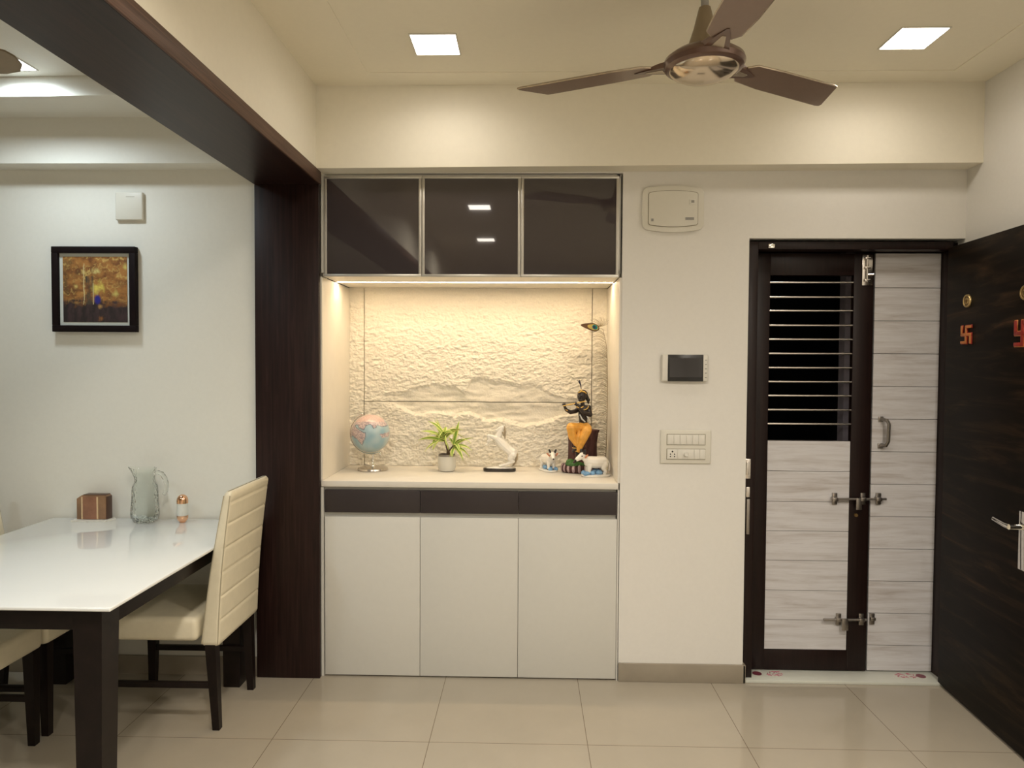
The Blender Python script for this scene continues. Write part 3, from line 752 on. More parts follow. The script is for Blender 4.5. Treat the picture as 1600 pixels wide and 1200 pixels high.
for i, vv in enumerate(o.data.vertices):
    u = (vv.co.x + ORG[o.name].x - gx0) / (gx1 - gx0); v = (vv.co.z + ORG[o.name].z - gz0) / (gz1 - gz0)
    ca.data[i].color = (*paintcol(u, v), 1)

# ------------------------------------------------------------------ dining table
TX0, TX1, TY0, TY1 = -2.252, -1.259, 2.057, 3.246
t = thing('dining_table', 'white glossy dining table on dark square wooden legs', 'table', (-1.75, 2.65, 0))
b = MB(); b.box(TX0, TX1, TY0, TY1, 0.738, 0.750, 0.004, 3); b.build('tabletop', 'table_glass', t)
b = MB()
b.box(TX0 + 0.07, TX1 - 0.07, TY0 + 0.045, TY0 + 0.070, 0.664, 0.738, 0.002); b.box(TX0 + 0.07, TX1 - 0.07, TY1 - 0.06, TY1 - 0.035, 0.664, 0.738, 0.002)
b.box(TX0 + 0.045, TX0 + 0.07, TY0 + 0.06, TY1 - 0.05, 0.664, 0.738, 0.002); b.box(TX1 - 0.075, TX1 - 0.05, TY0 + 0.06, TY1 - 0.05, 0.664, 0.738, 0.002)
b.build('apron', 'table_wood', t)
for cx, cy in ((TX1 - 0.046, TY0 + 0.033), (TX0 + 0.136, TY0 + 0.033), (TX1 - 0.046, TY1 - 0.120), (TX0 + 0.136, TY1 - 0.120)):
    b = MB(); x_ = cx; y_ = cy
    top = [(x_ - 0.092, y_, 0.738), (x_, y_, 0.738), (x_, y_ + 0.092, 0.738), (x_ - 0.092, y_ + 0.092, 0.738)]
    bot = [(x_ - 0.087, y_ + 0.004, 0.0), (x_ - 0.012, y_ + 0.004, 0.0), (x_ - 0.012, y_ + 0.080, 0.0), (x_ - 0.087, y_ + 0.080, 0.0)]
    b.loft([bot, top]); b.build('leg', 'table_wood', t)

# ------------------------------------------------------------------ chairs (authored facing -x, origin at floor under the seat centre)
def make_chair(name, label, loc, rotz, group):
    t = thing(name, label, 'chair', loc, 0, group); t.rotation_euler = (0, 0, rotz); ORG[t.name] = Vector((0, 0, 0))
    hw = 0.205
    def rr(cx, z, tx, hw_, r=0.018, inset=0.0, lean=0):
        # rounded rectangle ring in xy, cx = outer face x, tx = thickness towards -x
        xo = cx - inset; xi = cx - tx; pts = []
        for (ax, ay, a0) in ((xo - r, hw_ - r, 0), (xi + r, hw_ - r, 90), (xi + r, -hw_ + r, 180), (xo - r, -hw_ + r, 270)):
            for k in range(5):
                a = rad(a0 + 22.5 * k); pts.append((ax + r * math.cos(a), ay + r * math.sin(a), z))
        return pts
    b = MB(); rings = []
    gro = [0.455, 0.553, 0.651, 0.749, 0.847, 0.932]
    zlist = [0.352, 0.362]
    z = 0.372
    while z < 0.955: zlist.append(z); z += 0.006
    for z in zlist:
        k = (z - 0.352) / 0.61
        xo = 0.262 + 0.054 * k + 0.010 * math.sin(k * PI) * -1
        tx = 0.076 - 0.042 * k
        ins = 0.0
        for gz in gro: ins = max(ins, 0.0045 * max(0, 1 - abs(z - gz) / 0.007))
        if z < 0.36: rings.append(rr(xo - 0.006, z, tx - 0.012, hw - 0.008, 0.010))
        else: rings.append(rr(xo, z, tx, hw, 0.014, ins))
    xo = 0.316; tx = 0.034
    for dz, sh in ((0.963, 0.002), (0.971, 0.007), (0.977, 0.014)): rings.append(rr(xo + 0.001 - sh * .6, dz, tx - sh * 1.2, hw - sh * 0.7, 0.012))
    b.loft(rings); b.build('backrest', 'chair_leather', t, angle=50)
    for s in (-1, 1):
        b = MB()
        b.tube([(0.262 - 0.006 + 0.054 * k - 0.008 * math.sin(k * PI), s * (hw - 0.003), 0.36 + 0.60 * k) for k in [q / 12 for q in range(13)]], 0.0022, 6)
        b.build('piping', 'chair_seam', t); b = MB()
        b.tube([(0.262 - 0.071 + 0.094 * k - 0.006 * math.sin(k * PI), s * (hw - 0.003), 0.36 + 0.60 * k) for k in [q / 12 for q in range(13)]], 0.0022, 6)
        b.build('piping', 'chair_seam', t)
    b = MB(); b.box(-0.245, 0.178, -hw - 0.012, hw + 0.012, 0.372, 0.470, 0.022, 4); o = b.build('seat', 'chair_leather', t)
    for sx, sy in ((1, 1), (1, -1), (-1, 1), (-1, -1)):
        b = MB()
        if sx > 0:
            xt, yt, xb_, yb_ = 0.222, sy * (hw - 0.025), 0.240, sy * (hw - 0.030)
        else:
            xt, yt, xb_, yb_ = -0.215, sy * (hw - 0.020), -0.220, sy * (hw - 0.020)
        b.loft([[(xb_ + dx * 0.014, yb_ + dy * 0.014, 0.0) for dx, dy in ((-1, -1), (1, -1), (1, 1), (-1, 1))],
                [(xt + dx * 0.022, yt + dy * 0.020, 0.376) for dx, dy in ((-1, -1), (1, -1), (1, 1), (-1, 1))]])
        b.build('leg', 'table_wood', t)
    for s in (-1, 1):
        b = MB(); b.box(-0.215, 0.23, s * (hw - 0.024) - 0.009, s * (hw - 0.024) + 0.009, 0.172, 0.196, 0.002)
        b.build('stretcher', 'table_wood', t)
    return t
CG = 'cream dining chairs around the table'
ch = make_chair('dining_chair', 'cream leather dining chair with quilted high back at the right end of the table', (-1.498, 2.945, 0), 0, CG)
c2 = dup(ch, label='cream dining chair pushed under the left side of the table, nearer the viewer'); c2.location = (-2.140, 2.448, 0); c2.rotation_euler = (0, 0, PI)
c3 = dup(ch, label='cream dining chair pushed under the left side of the table, nearer the wall'); c3.location = (-2.136, 2.889, 0); c3.rotation_euler = (0, 0, PI)

# ------------------------------------------------------------------ things on the table
b = MB()
b.loft([[(-2.112, 3.160, 0.750), (-1.958, 3.170, 0.750), (-1.935, 3.215, 0.750), (-1.960, 3.236, 0.750), (-2.112, 3.236, 0.750)],
        [(-2.114, 3.158, 0.757), (-1.956, 3.168, 0.757), (-1.933, 3.215, 0.757), (-1.958, 3.238, 0.757), (-2.114, 3.238, 0.757)]])
tag(b.build('serving_tray', 'plastic_white', loc=(-2.03, 3.2, 0.75)), 'thin white tray under the wooden holder on the table', 'tray')
t = thing('coaster_holder', 'brown wooden coaster holder with two pale stripes on a white tray', 'coaster holder', (-2.03, 3.20, 0.757))
xs = -2.100; xe = -1.962; zt = 0.870; zb = 0.7573
b = MB()
prof = [(xs, zb), (xe, zb), (xe, zt - 0.004), (xe - 0.006, zt), (xs + 0.024, zt), (xs, zt - 0.016)]
b.prism(prof, 3.182, 3.228, 'Y', 0.002); b.build('body', 'holder_wood', t)
b = MB(); b.box(xs + 0.030, xe - 0.040, 3.1795, 3.183, zb + 0.001, zt - 0.006, 0.0005); b.build('middle_panel', 'holder_wood_mid', t)
for a in (xs + 0.024, xe - 0.042):
    b = MB(); b.box(a, a + 0.0065, 3.179, 3.183, zb + 0.001, zt - 0.007); b.build('stripe', 'holder_stripe', t)
b = MB(); b.box(xe - 0.001, xe + 0.004, 3.184, 3.226, zb, zt - 0.006, 0.001); b.box(xs + 0.03, xe - 0.004, 3.184, 3.226, zt - 0.001, zt + 0.003, 0.001); b.build('edge', 'holder_edge', t)
# glass jug
JX, JY, JZ = -1.773, 3.176, 0.7505
t = thing('glass_jug', 'clear pressed-glass water jug with a handle on the white table', 'jug', (JX, JY, JZ))
outp = [(0.0, 0.0), (0.040, 0.0), (0.048, 0.004), (0.057, 0.022), (0.060, 0.040), (0.058, 0.070), (0.0555, 0.105), (0.0545, 0.150), (0.0530, 0.168), (0.0440, 0.186), (0.0420, 0.200), (0.0445, 0.225), (0.0490, 0.250)]
inp = [(0.0465, 0.250), (0.0420, 0.225), (0.0395, 0.200), (0.0415, 0.186), (0.0500, 0.168), (0.0515, 0.150), (0.0525, 0.105), (0.0545, 0.070), (0.0560, 0.040), (0.0520, 0.024), (0.040, 0.012), (0.0, 0.010)]
b = MB(); n = 48; rings = []
for r, z in outp + inp:
    ring = []
    for k in range(n):
        a = 2 * PI * k / n
        sp = max(0, (z - 0.205) / 0.045) * max(0, math.cos(a - PI)) ** 6
        rr_ = r + 0.026 * sp
        if 0.02 < z < 0.17 and (r, z) in outp: rr_ += 0.0020 * math.cos(10 * a) * (1 if z < 0.12 else 0.5)
        ring.append((JX + max(rr_, 1e-5) * math.cos(a), JY + max(rr_, 1e-5) * math.sin(a), JZ + z + 0.006 * sp))
    rings.append(ring)
b.loft(rings, caps=True); b.build('body', 'clear_glass', t, angle=60)
b = MB(); b.tube([(JX + q[0], JY - 0.004, JZ + q[1]) for q in ((0.047, 0.226), (0.066, 0.232), (0.082, 0.226), (0.096, 0.204), (0.103, 0.178), (0.101, 0.150), (0.092, 0.128))], [0.009, 0.0095, 0.010, 0.010, 0.0095, 0.009, 0.007], 12); b.build('handle', 'clear_glass', t)
# shaker
SX, SY, SZ = -1.598, 3.176, 0.7503
t = thing('spice_shaker', 'capsule-shaped rose gold and white shaker on the white table', 'shaker', (SX, SY, SZ))
R_ = 0.0245
b = MB(); b.lathe([(0.0, 0.0), (0.012, 0.0)] + [(R_ * math.sin(rad(a)) if a < 90 else R_, 0.024 - 0.024 * math.cos(rad(a))) for a in (40, 60, 75, 90)] + [(R_, 0.033), (0.0, 0.033)], (SX, SY, SZ), 28); b.build('bottom_cup', 'rose_gold', t)
b = MB(); b.lathe([(0, 0.0332), (R_ - 0.0006, 0.0332), (R_ - 0.0006, 0.089), (0, 0.089)], (SX, SY, SZ), 28); b.build('body', 'salt_white', t)
b = MB(); b.lathe([(0, 0.0892), (R_ + 0.0004, 0.0892), (R_ + 0.0004, 0.104)] + [((R_) * math.cos(rad(a)), 0.104 + 0.026 * math.sin(rad(a))) for a in (20, 40, 60, 75, 90)], (SX, SY, SZ), 28); b.build('cap', 'rose_gold', t)

# ------------------------------------------------------------------ ornaments in the niche
ZS = 0.936
# globe
GC = Vector((-0.815, 3.585, 1.128)); GR = 0.0985
t = thing('desk_globe', 'blue and pink desk globe on a silver stand in the niche', 'globe', (GC.x + 0.006, 3.595, ZS))
b = MB(); b.ball(GC, GR, seg=180); o = b.build('sphere', 'globe_print', t)
def inpoly(x, y, P):
    c = False; j = len(P) - 1
    for i in range(len(P)):
        if (P[i][1] > y) != (P[j][1] > y) and x < (P[j][0] - P[i][0]) * (y - P[i][1]) / (P[j][1] - P[i][1]) + P[i][0]: c = not c
        j = i
    return c
africa = [(128, 330), (200, 325), (240, 350), (300, 385), (345, 400), (330, 470), (300, 540), (272, 520), (235, 470), (180, 440), (128, 470)]
asia = [(150, 320), (190, 250), (280, 185), (420, 180), (510, 235), (575, 320), (520, 322), (462, 300), (440, 345), (392, 290), (345, 305), (318, 355), (262, 335), (240, 300), (200, 322), (160, 340)]
austral = [(500, 420), (575, 400), (575, 455), (520, 465)]
ca = o.data.color_attributes.new('Col', 'FLOAT_COLOR', 'POINT')
for i, v in enumerate(o.data.vertices):
    q = v.co + ORG[o.name] - GC
    x, y = 352 + q.x / GR * 222, 425 - q.z / GR * 235
    nn = noise.noise(q * 60) ; x += 10 * nn; y += 10 * noise.noise(q * 60 + Vector((5, 1, 2)))
    sea = lerp((0.27, 0.43, 0.51), (0.42, 0.53, 0.55), 0.5 + noise.noise(q * 25))
    land = False; edge = False
    if q.y < 0:
        land = inpoly(x, y, africa) or inpoly(x, y, asia) or inpoly(x, y, austral)
        near = [inpoly(x + dx, y + dy, P) for dx, dy in ((9, 0), (-9, 0), (0, 9), (0, -9)) for P in (africa, asia)]
        edge = (not land) and any(near)
        if land: c = lerp((0.64, 0.52, 0.49), (0.32, 0.25, 0.28), 0.4 + 1.5 * noise.noise(q * 150))
        else: c = sea
        if land and y < 270: c = lerp(c, (0.75, 0.50, 0.42), 0.6)
        if edge: c = (0.14, 0.18, 0.22)
    else:
        c = (0.5, 0.36, 0.32) if noise.noise(q * 16) > 0.1 else sea
    ca.data[i].color = (*c, 1)
ax = Vector((-0.42, 0, 0.91)).normalized()
side = Vector((-0.91, 0, -0.42)).normalized()
b = MB(); Rm = GR + 0.008
b.tube([GC + ax * Rm * math.cos(rad(a)) + side * Rm * math.sin(rad(a)) for a in range(0, 181, 9)], 0.0032, 8)
b.ball(GC + ax * (Rm + 0.004), 0.007); b.cyl(GC + ax * (GR - 0.002), GC + ax * (GR + 0.022), 0.0035, n=10)
b.cyl(GC - ax * (GR - 0.002), GC - ax * (GR + 0.020), 0.0035, n=10); b.ball(GC - ax * (Rm + 0.010), (0.006, 0.006, 0.010), Matrix.Rotation(rad(-25), 3, 'Y'))
b.build('meridian_arm', 'chrome', t)
b = MB(); bx_, by_ = GC.x + 0.010, 3.595
b.lathe([(0.004, GC.z - Rm - 0.002 - ZS), (0.006, 0.074), (0.004, 0.066), (0.0075, 0.055), (0.004, 0.046), (0.005, 0.036), (0.011, 0.028), (0.013, 0.020)], (bx_, by_, ZS), 20); b.build('stem', 'chrome', t)
b = MB(); b.lathe([(0, 0), (0.075, 0), (0.079, 0.004), (0.077, 0.012), (0.060, 0.017), (0.030, 0.019), (0.0, 0.021)], (bx_, by_, ZS + 0.0003), 48); b.build('base', 'steel', t)

# potted plant
PX, PY = -0.418, 3.585
t = thing('potted_plant', 'small variegated green and yellow plant in a white pot', 'plant', (PX, PY, ZS))
b = MB(); b.lathe([(0, 0), (0.032, 0), (0.040, 0.004), (0.046, 0.022), (0.0475, 0.045), (0.0465, 0.078), (0.0435, 0.078), (0.043, 0.066), (0.0, 0.064)], (PX, PY, ZS + 0.0003), 40); b.build('pot', 'pot_white', t)
b = MB(); b.lathe([(0.0438, 0.0785), (0.0438, 0.088), (0.0405, 0.088), (0.040, 0.077)], (PX, PY, ZS), 40); b.build('rim', 'steel_dull', t)
b = MB(); b.lathe([(0.0405, 0.070), (0.0405, 0.080), (0.02, 0.084), (0, 0.083)], (PX, PY, ZS), 24); b.build('soil', 'soil', t)
b = MB(); stem = [(PX + 0.006, PY, ZS + 0.078), (PX + 0.006, PY, ZS + 0.105), (PX + 0.000, PY, ZS + 0.128), (PX - 0.010, PY - 0.002, ZS + 0.156), (PX - 0.015, PY - 0.002, ZS + 0.184)]
b.tube(stem, [0.0095, 0.008, 0.007, 0.006, 0.004], 10); b.tube([(PX + 0.007, PY, ZS + 0.100), (PX + 0.022, PY - 0.004, ZS + 0.118), (PX + 0.034, PY - 0.006, ZS + 0.136)], [0.005, 0.0035, 0.003], 8); b.build('stem', 'plant_bark', t)
def leaf(base, az, el, L, droop, wd, tw=0.0):
    L *= 1.2; wd *= 1.6; roll = random.uniform(-1.1, 1.1)
    b = MB(); n = 14; rows = []
    d = Vector((math.cos(az) * math.cos(el), math.sin(az) * math.cos(el), math.sin(el)))
    p = Vector(base); sd = Matrix.Rotation(roll, 3, d) @ Vector((-math.sin(az), math.cos(az), 0))
    dirv = d.copy(); cols = []
    for k in range(n + 1):
        s = k / n
        wv = wd * (0.45 + 0.55 * math.sin(min(1, s * 1.6) * PI / 2)) * max(0.0, 1 - s ** 2.6) + 0.0003
        up = sd.cross(dirv).normalized()
        rows.append([b.bm.verts.new(p + sd * wv * q + up * (-0.25 * wv * (1 - abs(q)))) for q in (-1, -0.55, -0.45, 0, 0.45, 0.55, 1)])
        p = p + dirv * (L / n); dirv = (dirv + Vector((0, 0, -droop / n))).normalized()
    for a, c in zip(rows, rows[1:]):
        for i in range(6): b.bm.faces.new((a[i], a[i + 1], c[i + 1], c[i]))
    o = b.build('leaf', 'leaf_variegated', t, angle=80)
    ca = o.data.color_attributes.new('Col', 'FLOAT_COLOR', 'POINT')
    g1 = random.uniform(0.8, 1.15)
    for i in range(len(o.data.vertices)):
        q = i % 7
        ca.data[i].color = (0.24 * g1, 0.40 * g1, 0.045, 1) if q in (2, 3, 4) else (0.78, 0.80, 0.28, 1)
    m = o.modifiers.new('thick', 'SOLIDIFY'); m.thickness = 0.0006
random.seed(21)
top = Vector(stem[-1])
# main crown
for az, el, L, dr, wd in ((170, 72, 0.085, 0.5, 0.0085), (140, 60, 0.095, 0.7, 0.008), (60, 75, 0.06, 0.4, 0.007), (185, 25, 0.115, 0.9, 0.0085), (200, 10, 0.105, 1.5, 0.008), (175, 40, 0.110, 1.0, 0.008), (215, 45, 0.09, 1.6, 0.0085),
                          (235, 30, 0.09, 2.2, 0.008), (160, 0, 0.10, 2.2, 0.008), (190, -20, 0.085, 1.8, 0.0075), (255, 40, 0.08, 2.0, 0.008), (285, 35, 0.085, 2.2, 0.008), (310, 50, 0.10, 1.9, 0.008), (335, 45, 0.105, 1.2, 0.0085),
                          (350, 58, 0.10, 1.4, 0.0085), (10, 35, 0.11, 1.9, 0.008), (30, 55, 0.09, 1.5, 0.0075), (90, 50, 0.08, 1.5, 0.0075), (120, 35, 0.09, 1.8, 0.0075), (225, 65, 0.07, 0.8, 0.0075), (205, 60, 0.10, 1.1, 0.008), (300, 10, 0.07, 2.2, 0.007)):
    leaf(top + Vector((random.uniform(-.004, .004), random.uniform(-.003, .003), random.uniform(-0.03, 0.008))), rad(az), rad(el), L, dr, wd)
t2 = Vector((PX + 0.034, PY - 0.006, ZS + 0.136))
for az, el, L, dr, wd in ((20, 78, 0.105, 0.3, 0.0085), (355, 45, 0.10, 0.9, 0.0085), (340, 25, 0.095, 1.3, 0.008), (5, 10, 0.09, 1.8, 0.0075), (300, 30, 0.08, 2.0, 0.008), (320, -10, 0.085, 1.6, 0.008), (350, 65, 0.10, 2.6, 0.0075), (45, 30, 0.09, 1.6, 0.0075), (270, 20, 0.07, 2.0, 0.0075), (120, 50, 0.07, 1.2, 0.007), (255, -10, 0.06, 1.5, 0.007)):
    leaf(t2 + Vector((0, 0, random.uniform(-0.022, 0.003))), rad(az), rad(el), L, dr, wd)

# rearing horse (measured in half millimetres on its own outline)
HX, HY = -0.146, 3.595
def hp(cx, cy, dy=0.0): return Vector((HX + (cx - 345) * 0.000505, HY + dy, ZS + (650 - cy) * 0.000505 + 0.0005))
t = thing('horse_figurine', 'white rearing horse figurine on an oval dark base', 'figurine', (HX, HY, ZS))
b = MB(); rings = []
for r, z in ((0.92, 0), (1.0, 0.004), (1.0, 0.013), (0.94, 0.017), (0.94, 0.0175)):
    rings.append([(HX + (math.copysign(0.052, math.cos(2 * PI * k / 48)) if abs(math.cos(2 * PI * k / 48)) > 1e-6 else 0) * 1.0 + 0.033 * r * math.cos(2 * PI * k / 48), HY + 0.033 * r * math.sin(2 * PI * k / 48), ZS + 0.0003 + z) for k in range(48)])
b.loft(rings); b.build('base', 'base_black', t)
b = MB(); b.ball((HX, HY, ZS + 0.017), (0.070, 0.027, 0.009), seg=24); b.build('ground', 'porcelain', t)
b = MB()
b.limb([hp(474, 462), hp(428, 425), hp(370, 372), hp(322, 322)], [0.0275, 0.0235, 0.0255, 0.0225])
b.limb([hp(322, 318), hp(344, 262), hp(366, 212)], [0.0205, 0.0155, 0.0120])
b.limb([hp(370, 204), hp(342, 216), hp(314, 232)], [0.0118, 0.0098, 0.0070])
b.limb([hp(388, 195, 0.005), hp(392, 172, 0.006)], [0.0036, 0.0016]); b.limb([hp(384, 195, -0.005), hp(386, 172, -0.006)], [0.0036, 0.0016])
for s in (-1, 1):
    b.limb([hp(482, 480, s * 0.013), hp(452, 518, s * 0.016), hp(488, 545, s * 0.016)], [0.0195, 0.0130, 0.0085])
    b.limb([hp(488, 545, s * 0.016), hp(430, 572, s * 0.016), hp(365 if s < 0 else 400, 588, s * 0.016), hp(350 if s < 0 else 385, 592, s * 0.016)], [0.0085, 0.0070, 0.0060, 0.0070])
b.limb([hp(305, 312, -0.012), hp(256, 288, -0.016), hp(228, 284, -0.016), hp(238, 326, -0.016), hp(230, 342, -0.016)], [0.0135, 0.0090, 0.0075, 0.0062, 0.0072])
b.limb([hp(310, 336, 0.012), hp(264, 340, 0.014), hp(242, 352, 0.014), hp(220, 378, 0.014), hp(204, 384, 0.014)], [0.0135, 0.0088, 0.0075, 0.0062, 0.0070])
remesh(b.build('body', 'porcelain', t), 0.0014)
b = MB(); b.limb([hp(393, 195), hp(398, 240), hp(398, 285), hp(400, 322)], [0.0045, 0.006, 0.005, 0.0015]); b.limb([hp(366, 190, -0.002), hp(352, 205, -0.004)], [0.003, 0.0015]); b.limb([hp(376, 250, -0.008), hp(386, 290, -0.008)], [0.004, 0.002]); remesh(b.build('mane', 'porcelain_grey', t), 0.0013)
b = MB(); b.limb([hp(503, 452), hp(524, 475), hp(520, 520), hp(505, 565), hp(480, 595)], [0.004, 0.006, 0.007, 0.006, 0.003]); remesh(b.build('tail', 'porcelain_grey', t), 0.0013)

# flute player statue on a tree stump
KX, KY = 0.262, 3.585
def kp(cx, cy, dy=0.0):       # crop of 4.13 px per photo pixel -> metres
    return Vector((0.0 + 0.2617 + (cx - 205) * 0.000793, KY + dy, ZS + (1100 - cy) * 0.000793 + 0.0005))
t = thing('flute_player_statue', 'black-skinned flute player statue in yellow trousers sitting on a tree stump', 'statue', (KX, KY, ZS))
b = MB()
n = 56
def stump_ring(z, rx, ry, cx, wob):
    return [(cx + rx * math.cos(2 * PI * k / n) * (1 + wob * math.sin(7 * 2 * PI * k / n) + wob * 0.6 * math.sin(13 * 2 * PI * k / n + 1)), KY + 0.012 + ry * math.sin(2 * PI * k / n) * (1 + wob * math.sin(7 * 2 * PI * k / n)), z) for k in range(n)]
sc = 0.2617 + (232 - 205) * 0.000793
zt = kp(0, 830).z
b.loft([stump_ring(ZS + 0.03, 0.078, 0.058, sc, 0.05), stump_ring(ZS + 0.08, 0.070, 0.050, sc, 0.06), stump_ring(ZS + 0.15, 0.070, 0.050, sc, 0.05), stump_ring(zt - 0.015, 0.074, 0.052, sc + 0.002, 0.06), stump_ring(zt + 0.004, 0.078, 0.054, sc + 0.004, 0.08), stump_ring(zt, 0.066, 0.044, sc + 0.004, 0.04), stump_ring(zt - 0.012, 0.03, 0.02, sc, 0.04)])
b.build('tree_stump', 'stump_bark', t)
b = MB()
for k in range(40):   # rough pebbled base
    a = 2 * PI * k / 40
    rx, ry = 0.098, 0.056
    c = Vector((sc - 0.006 + rx * math.cos(a), KY - 0.002 + ry * math.sin(a), ZS + 0.024))
    b.mi = k % 2
    b.ball(c, (0.010, 0.009, 0.021), seg=10)
b.mi = 0; b.lathe([(0, 0), (0.088, 0), (0.098, 0.02), (0.09, 0.038), (0, 0.042)], (0, 0, 0), 40)
for v in b.bm.verts:
    if abs(v.co.x) < 0.1001 and v.co.z < 0.05 and v.co.z > -0.01 and v.co.y < 1: v.co = Vector((sc - 0.006 + v.co.x, KY - 0.002 + v.co.y * 0.58, ZS + 0.0005 + v.co.z))
b.build('rock_base', ['stump_bark', 'stump_pink'], t)
b = MB(); b.ball((sc - 0.040, KY - 0.032, ZS + 0.046), (0.052, 0.028, 0.016), seg=20); b.ball((sc - 0.062, KY - 0.02, ZS + 0.056), (0.026, 0.02, 0.016)); b.ball((sc + 0.01, KY - 0.04, ZS + 0.044), (0.04, 0.02, 0.012))
b.build('moss', 'stump_green', t)
# body: one continuous surface
b = MB(); fr = -0.030
b.limb([kp(232, 800, fr + .012), kp(230, 765, fr + .008), kp(228, 720, fr + 0.004), kp(232, 690, fr)], [0.026, 0.021, 0.025, 0.026])
b.limb([kp(205, 680, fr), kp(262, 680, fr)], [0.017, 0.017])
b.limb([kp(226, 670, fr), kp(222, 640, fr - 0.004)], [0.012, 0.010])
b.ball(kp(218, 602, fr - 0.006), (0.0235, 0.025, 0.031), seg=20)
b.ball(kp(210, 628, fr - 0.018), (0.013, 0.012, 0.010)); b.ball(kp(203, 612, fr - 0.030), (0.004, 0.006, 0.007))
b.ball(kp(197, 600, fr - 0.028), (0.005, 0.003, 0.003)); b.ball(kp(214, 600, fr - 0.031), (0.005, 0.003, 0.003))
b.ball(kp(246, 606, fr + 0.002), (0.004, 0.006, 0.008))
# arm at the viewer's right: shoulder, elbow across the chest, hand at the flute
b.limb([kp(264, 682, fr), kp(272, 722, fr - 0.012), kp(232, 710, fr - 0.036), kp(190, 668, fr - 0.046)], [0.014, 0.0125, 0.0105, 0.0075])
# arm at the viewer's left: elbow out low, forearm up to the flute end
b.limb([kp(203, 684, fr), kp(178, 700, fr - 0.014), kp(146, 706, fr - 0.030), kp(118, 690, fr - 0.040), kp(106, 668, fr - 0.044)], [0.014, 0.011, 0.0105, 0.0085, 0.0065])
for base, dirs in ((kp(186, 660, fr - 0.047), ((-8, -24), (-14, -20), (-17, -12), (-16, -4))), (kp(106, 664, fr - 0.045), ((4, -20), (-3, -20), (-9, -17), (-13, -10)))):
    b.ball(base, (0.0078, 0.006, 0.0085))
    for dx, dy in dirs:
        p1 = base + Vector((dx * 0.000793 * 0.7, -0.003, -dy * 0.000793 * 0.6)); p2 = base + Vector((dx * 0.000793 * 1.05, 0.003, -dy * 0.000793 * 0.95))
        b.limb([base, p1, p2], [0.0032, 0.0028, 0.0022], 8)
    b.limb([base, base + Vector((0.008, -0.004, 0.006))], [0.003, 0.0024], 8)
# lower legs below the trousers
b.limb([kp(180, 915, fr - 0.045), kp(172, 935, fr - 0.048), kp(160, 952, fr - 0.060)], [0.011, 0.009, 0.006])
b.limb([kp(188, 945, fr - 0.052), kp(190, 985, fr - 0.052), kp(178, 1008, fr - 0.062), kp(166, 1018, fr - 0.074)], [0.011, 0.0085, 0.008, 0.006])
b.limb([kp(222, 925, fr - 0.040), kp(205, 965, fr - 0.046)], [0.009, 0.009])
remesh(b.build('body', 'statue_skin', t), 0.0014, 2)
b = MB()
b.limb([kp(232, 806, fr + .012), kp(200, 812, fr - 0.014), kp(148, 800, fr - 0.046)], [0.030, 0.029, 0.024])
b.limb([kp(148, 802, fr - 0.048), kp(158, 860, fr - 0.050), kp(184, 908, fr - 0.050)], [0.024, 0.021, 0.013])
b.limb([kp(240, 806, fr + .010), kp(250, 812, fr - 0.020), kp(248, 818, fr - 0.048)], [0.030, 0.027, 0.024])
b.limb([kp(248, 820, fr - 0.050), kp(222, 870, fr - 0.056), kp(196, 945, fr - 0.056)], [0.025, 0.023, 0.012])
b.limb([kp(200, 826, fr - 0.040), kp(194, 862, fr - 0.052), kp(186, 900, fr - 0.058)], [0.009, 0.012, 0.008])
remesh(b.build('trousers', 'statue_cloth', t), 0.0014, 2)
b = MB()
b.ball(kp(224, 594, fr + 0.004), (0.027, 0.026, 0.026), seg=18); b.limb([kp(246, 600, fr + 0.004), kp(258, 625, fr + .004), kp(262, 650, fr + .004)], [0.011, 0.010, 0.004]); b.ball(kp(262, 628, fr + 0.0), 0.009)
remesh(b.build('hair', 'statue_hair', t), 0.0015, 1)
b = MB(); b.limb([kp(196, 580, fr - 0.024), kp(216, 570, fr - 0.028), kp(238, 578, fr - 0.022), kp(248, 590, fr - 0.008)], [0.003, 0.004, 0.0035, 0.003]); b.ball(kp(212, 566, fr - 0.028), 0.005); b.build('headband', 'statue_gold', t)
b = MB(); b.tube([kp(204 + 22 * math.cos(a), 668 + 8 * math.sin(a), fr - 0.022 - 0.006 * math.sin(a)) for a in [q * 0.4 for q in range(9)]], 0.0028, 8); b.build('necklace', 'statue_gold', t)
b = MB(); b.tube([kp(226 + 34 * math.cos(a), 664 + 26 * math.sin(a), fr - 0.020 - 0.012 * abs(math.sin(a))) for a in [q * 0.35 for q in range(10)]], 0.0026, 8); b.build('garland', 'statue_gold', t)
for c in (kp(118, 690, fr - 0.040), kp(190, 672, fr - 0.045), kp(272, 700, fr - 0.006)):
    b = MB(); b.ball(c, (0.0105, 0.0105, 0.004), Matrix.Rotation(0.5, 3, 'Y')); b.build('armband', 'statue_gold', t)
for c in (kp(172, 930, fr - 0.048), kp(190, 950, fr - 0.053)):
    b = MB(); b.tube([c + Vector((0.0115 * math.cos(a), 0.0115 * math.sin(a), 0)) for a in [q * PI / 6 for q in range(13)]], 0.0018, 6); b.build('anklet', 'statue_gold', t)
b = MB(); b.tube([kp(238, 634, fr - 0.042), kp(96, 664, fr - 0.052)], 0.0028, 8); b.build('flute', 'statue_gold', t)
b = MB(); b.tube([kp(205, 720, fr - 0.024), kp(218, 748, fr - 0.024), kp(240, 768, fr - 0.018)], [0.003, 0.004, 0.003], 8); b.build('sash', 'statue_sash', t); b = MB(); b.tube([kp(250, 728, fr - 0.024), kp(262, 750, fr - 0.020), kp(268, 765, fr - 0.012)], [0.003, 0.0035, 0.003], 8); b.build('sash', 'statue_sash', t)
b = MB()
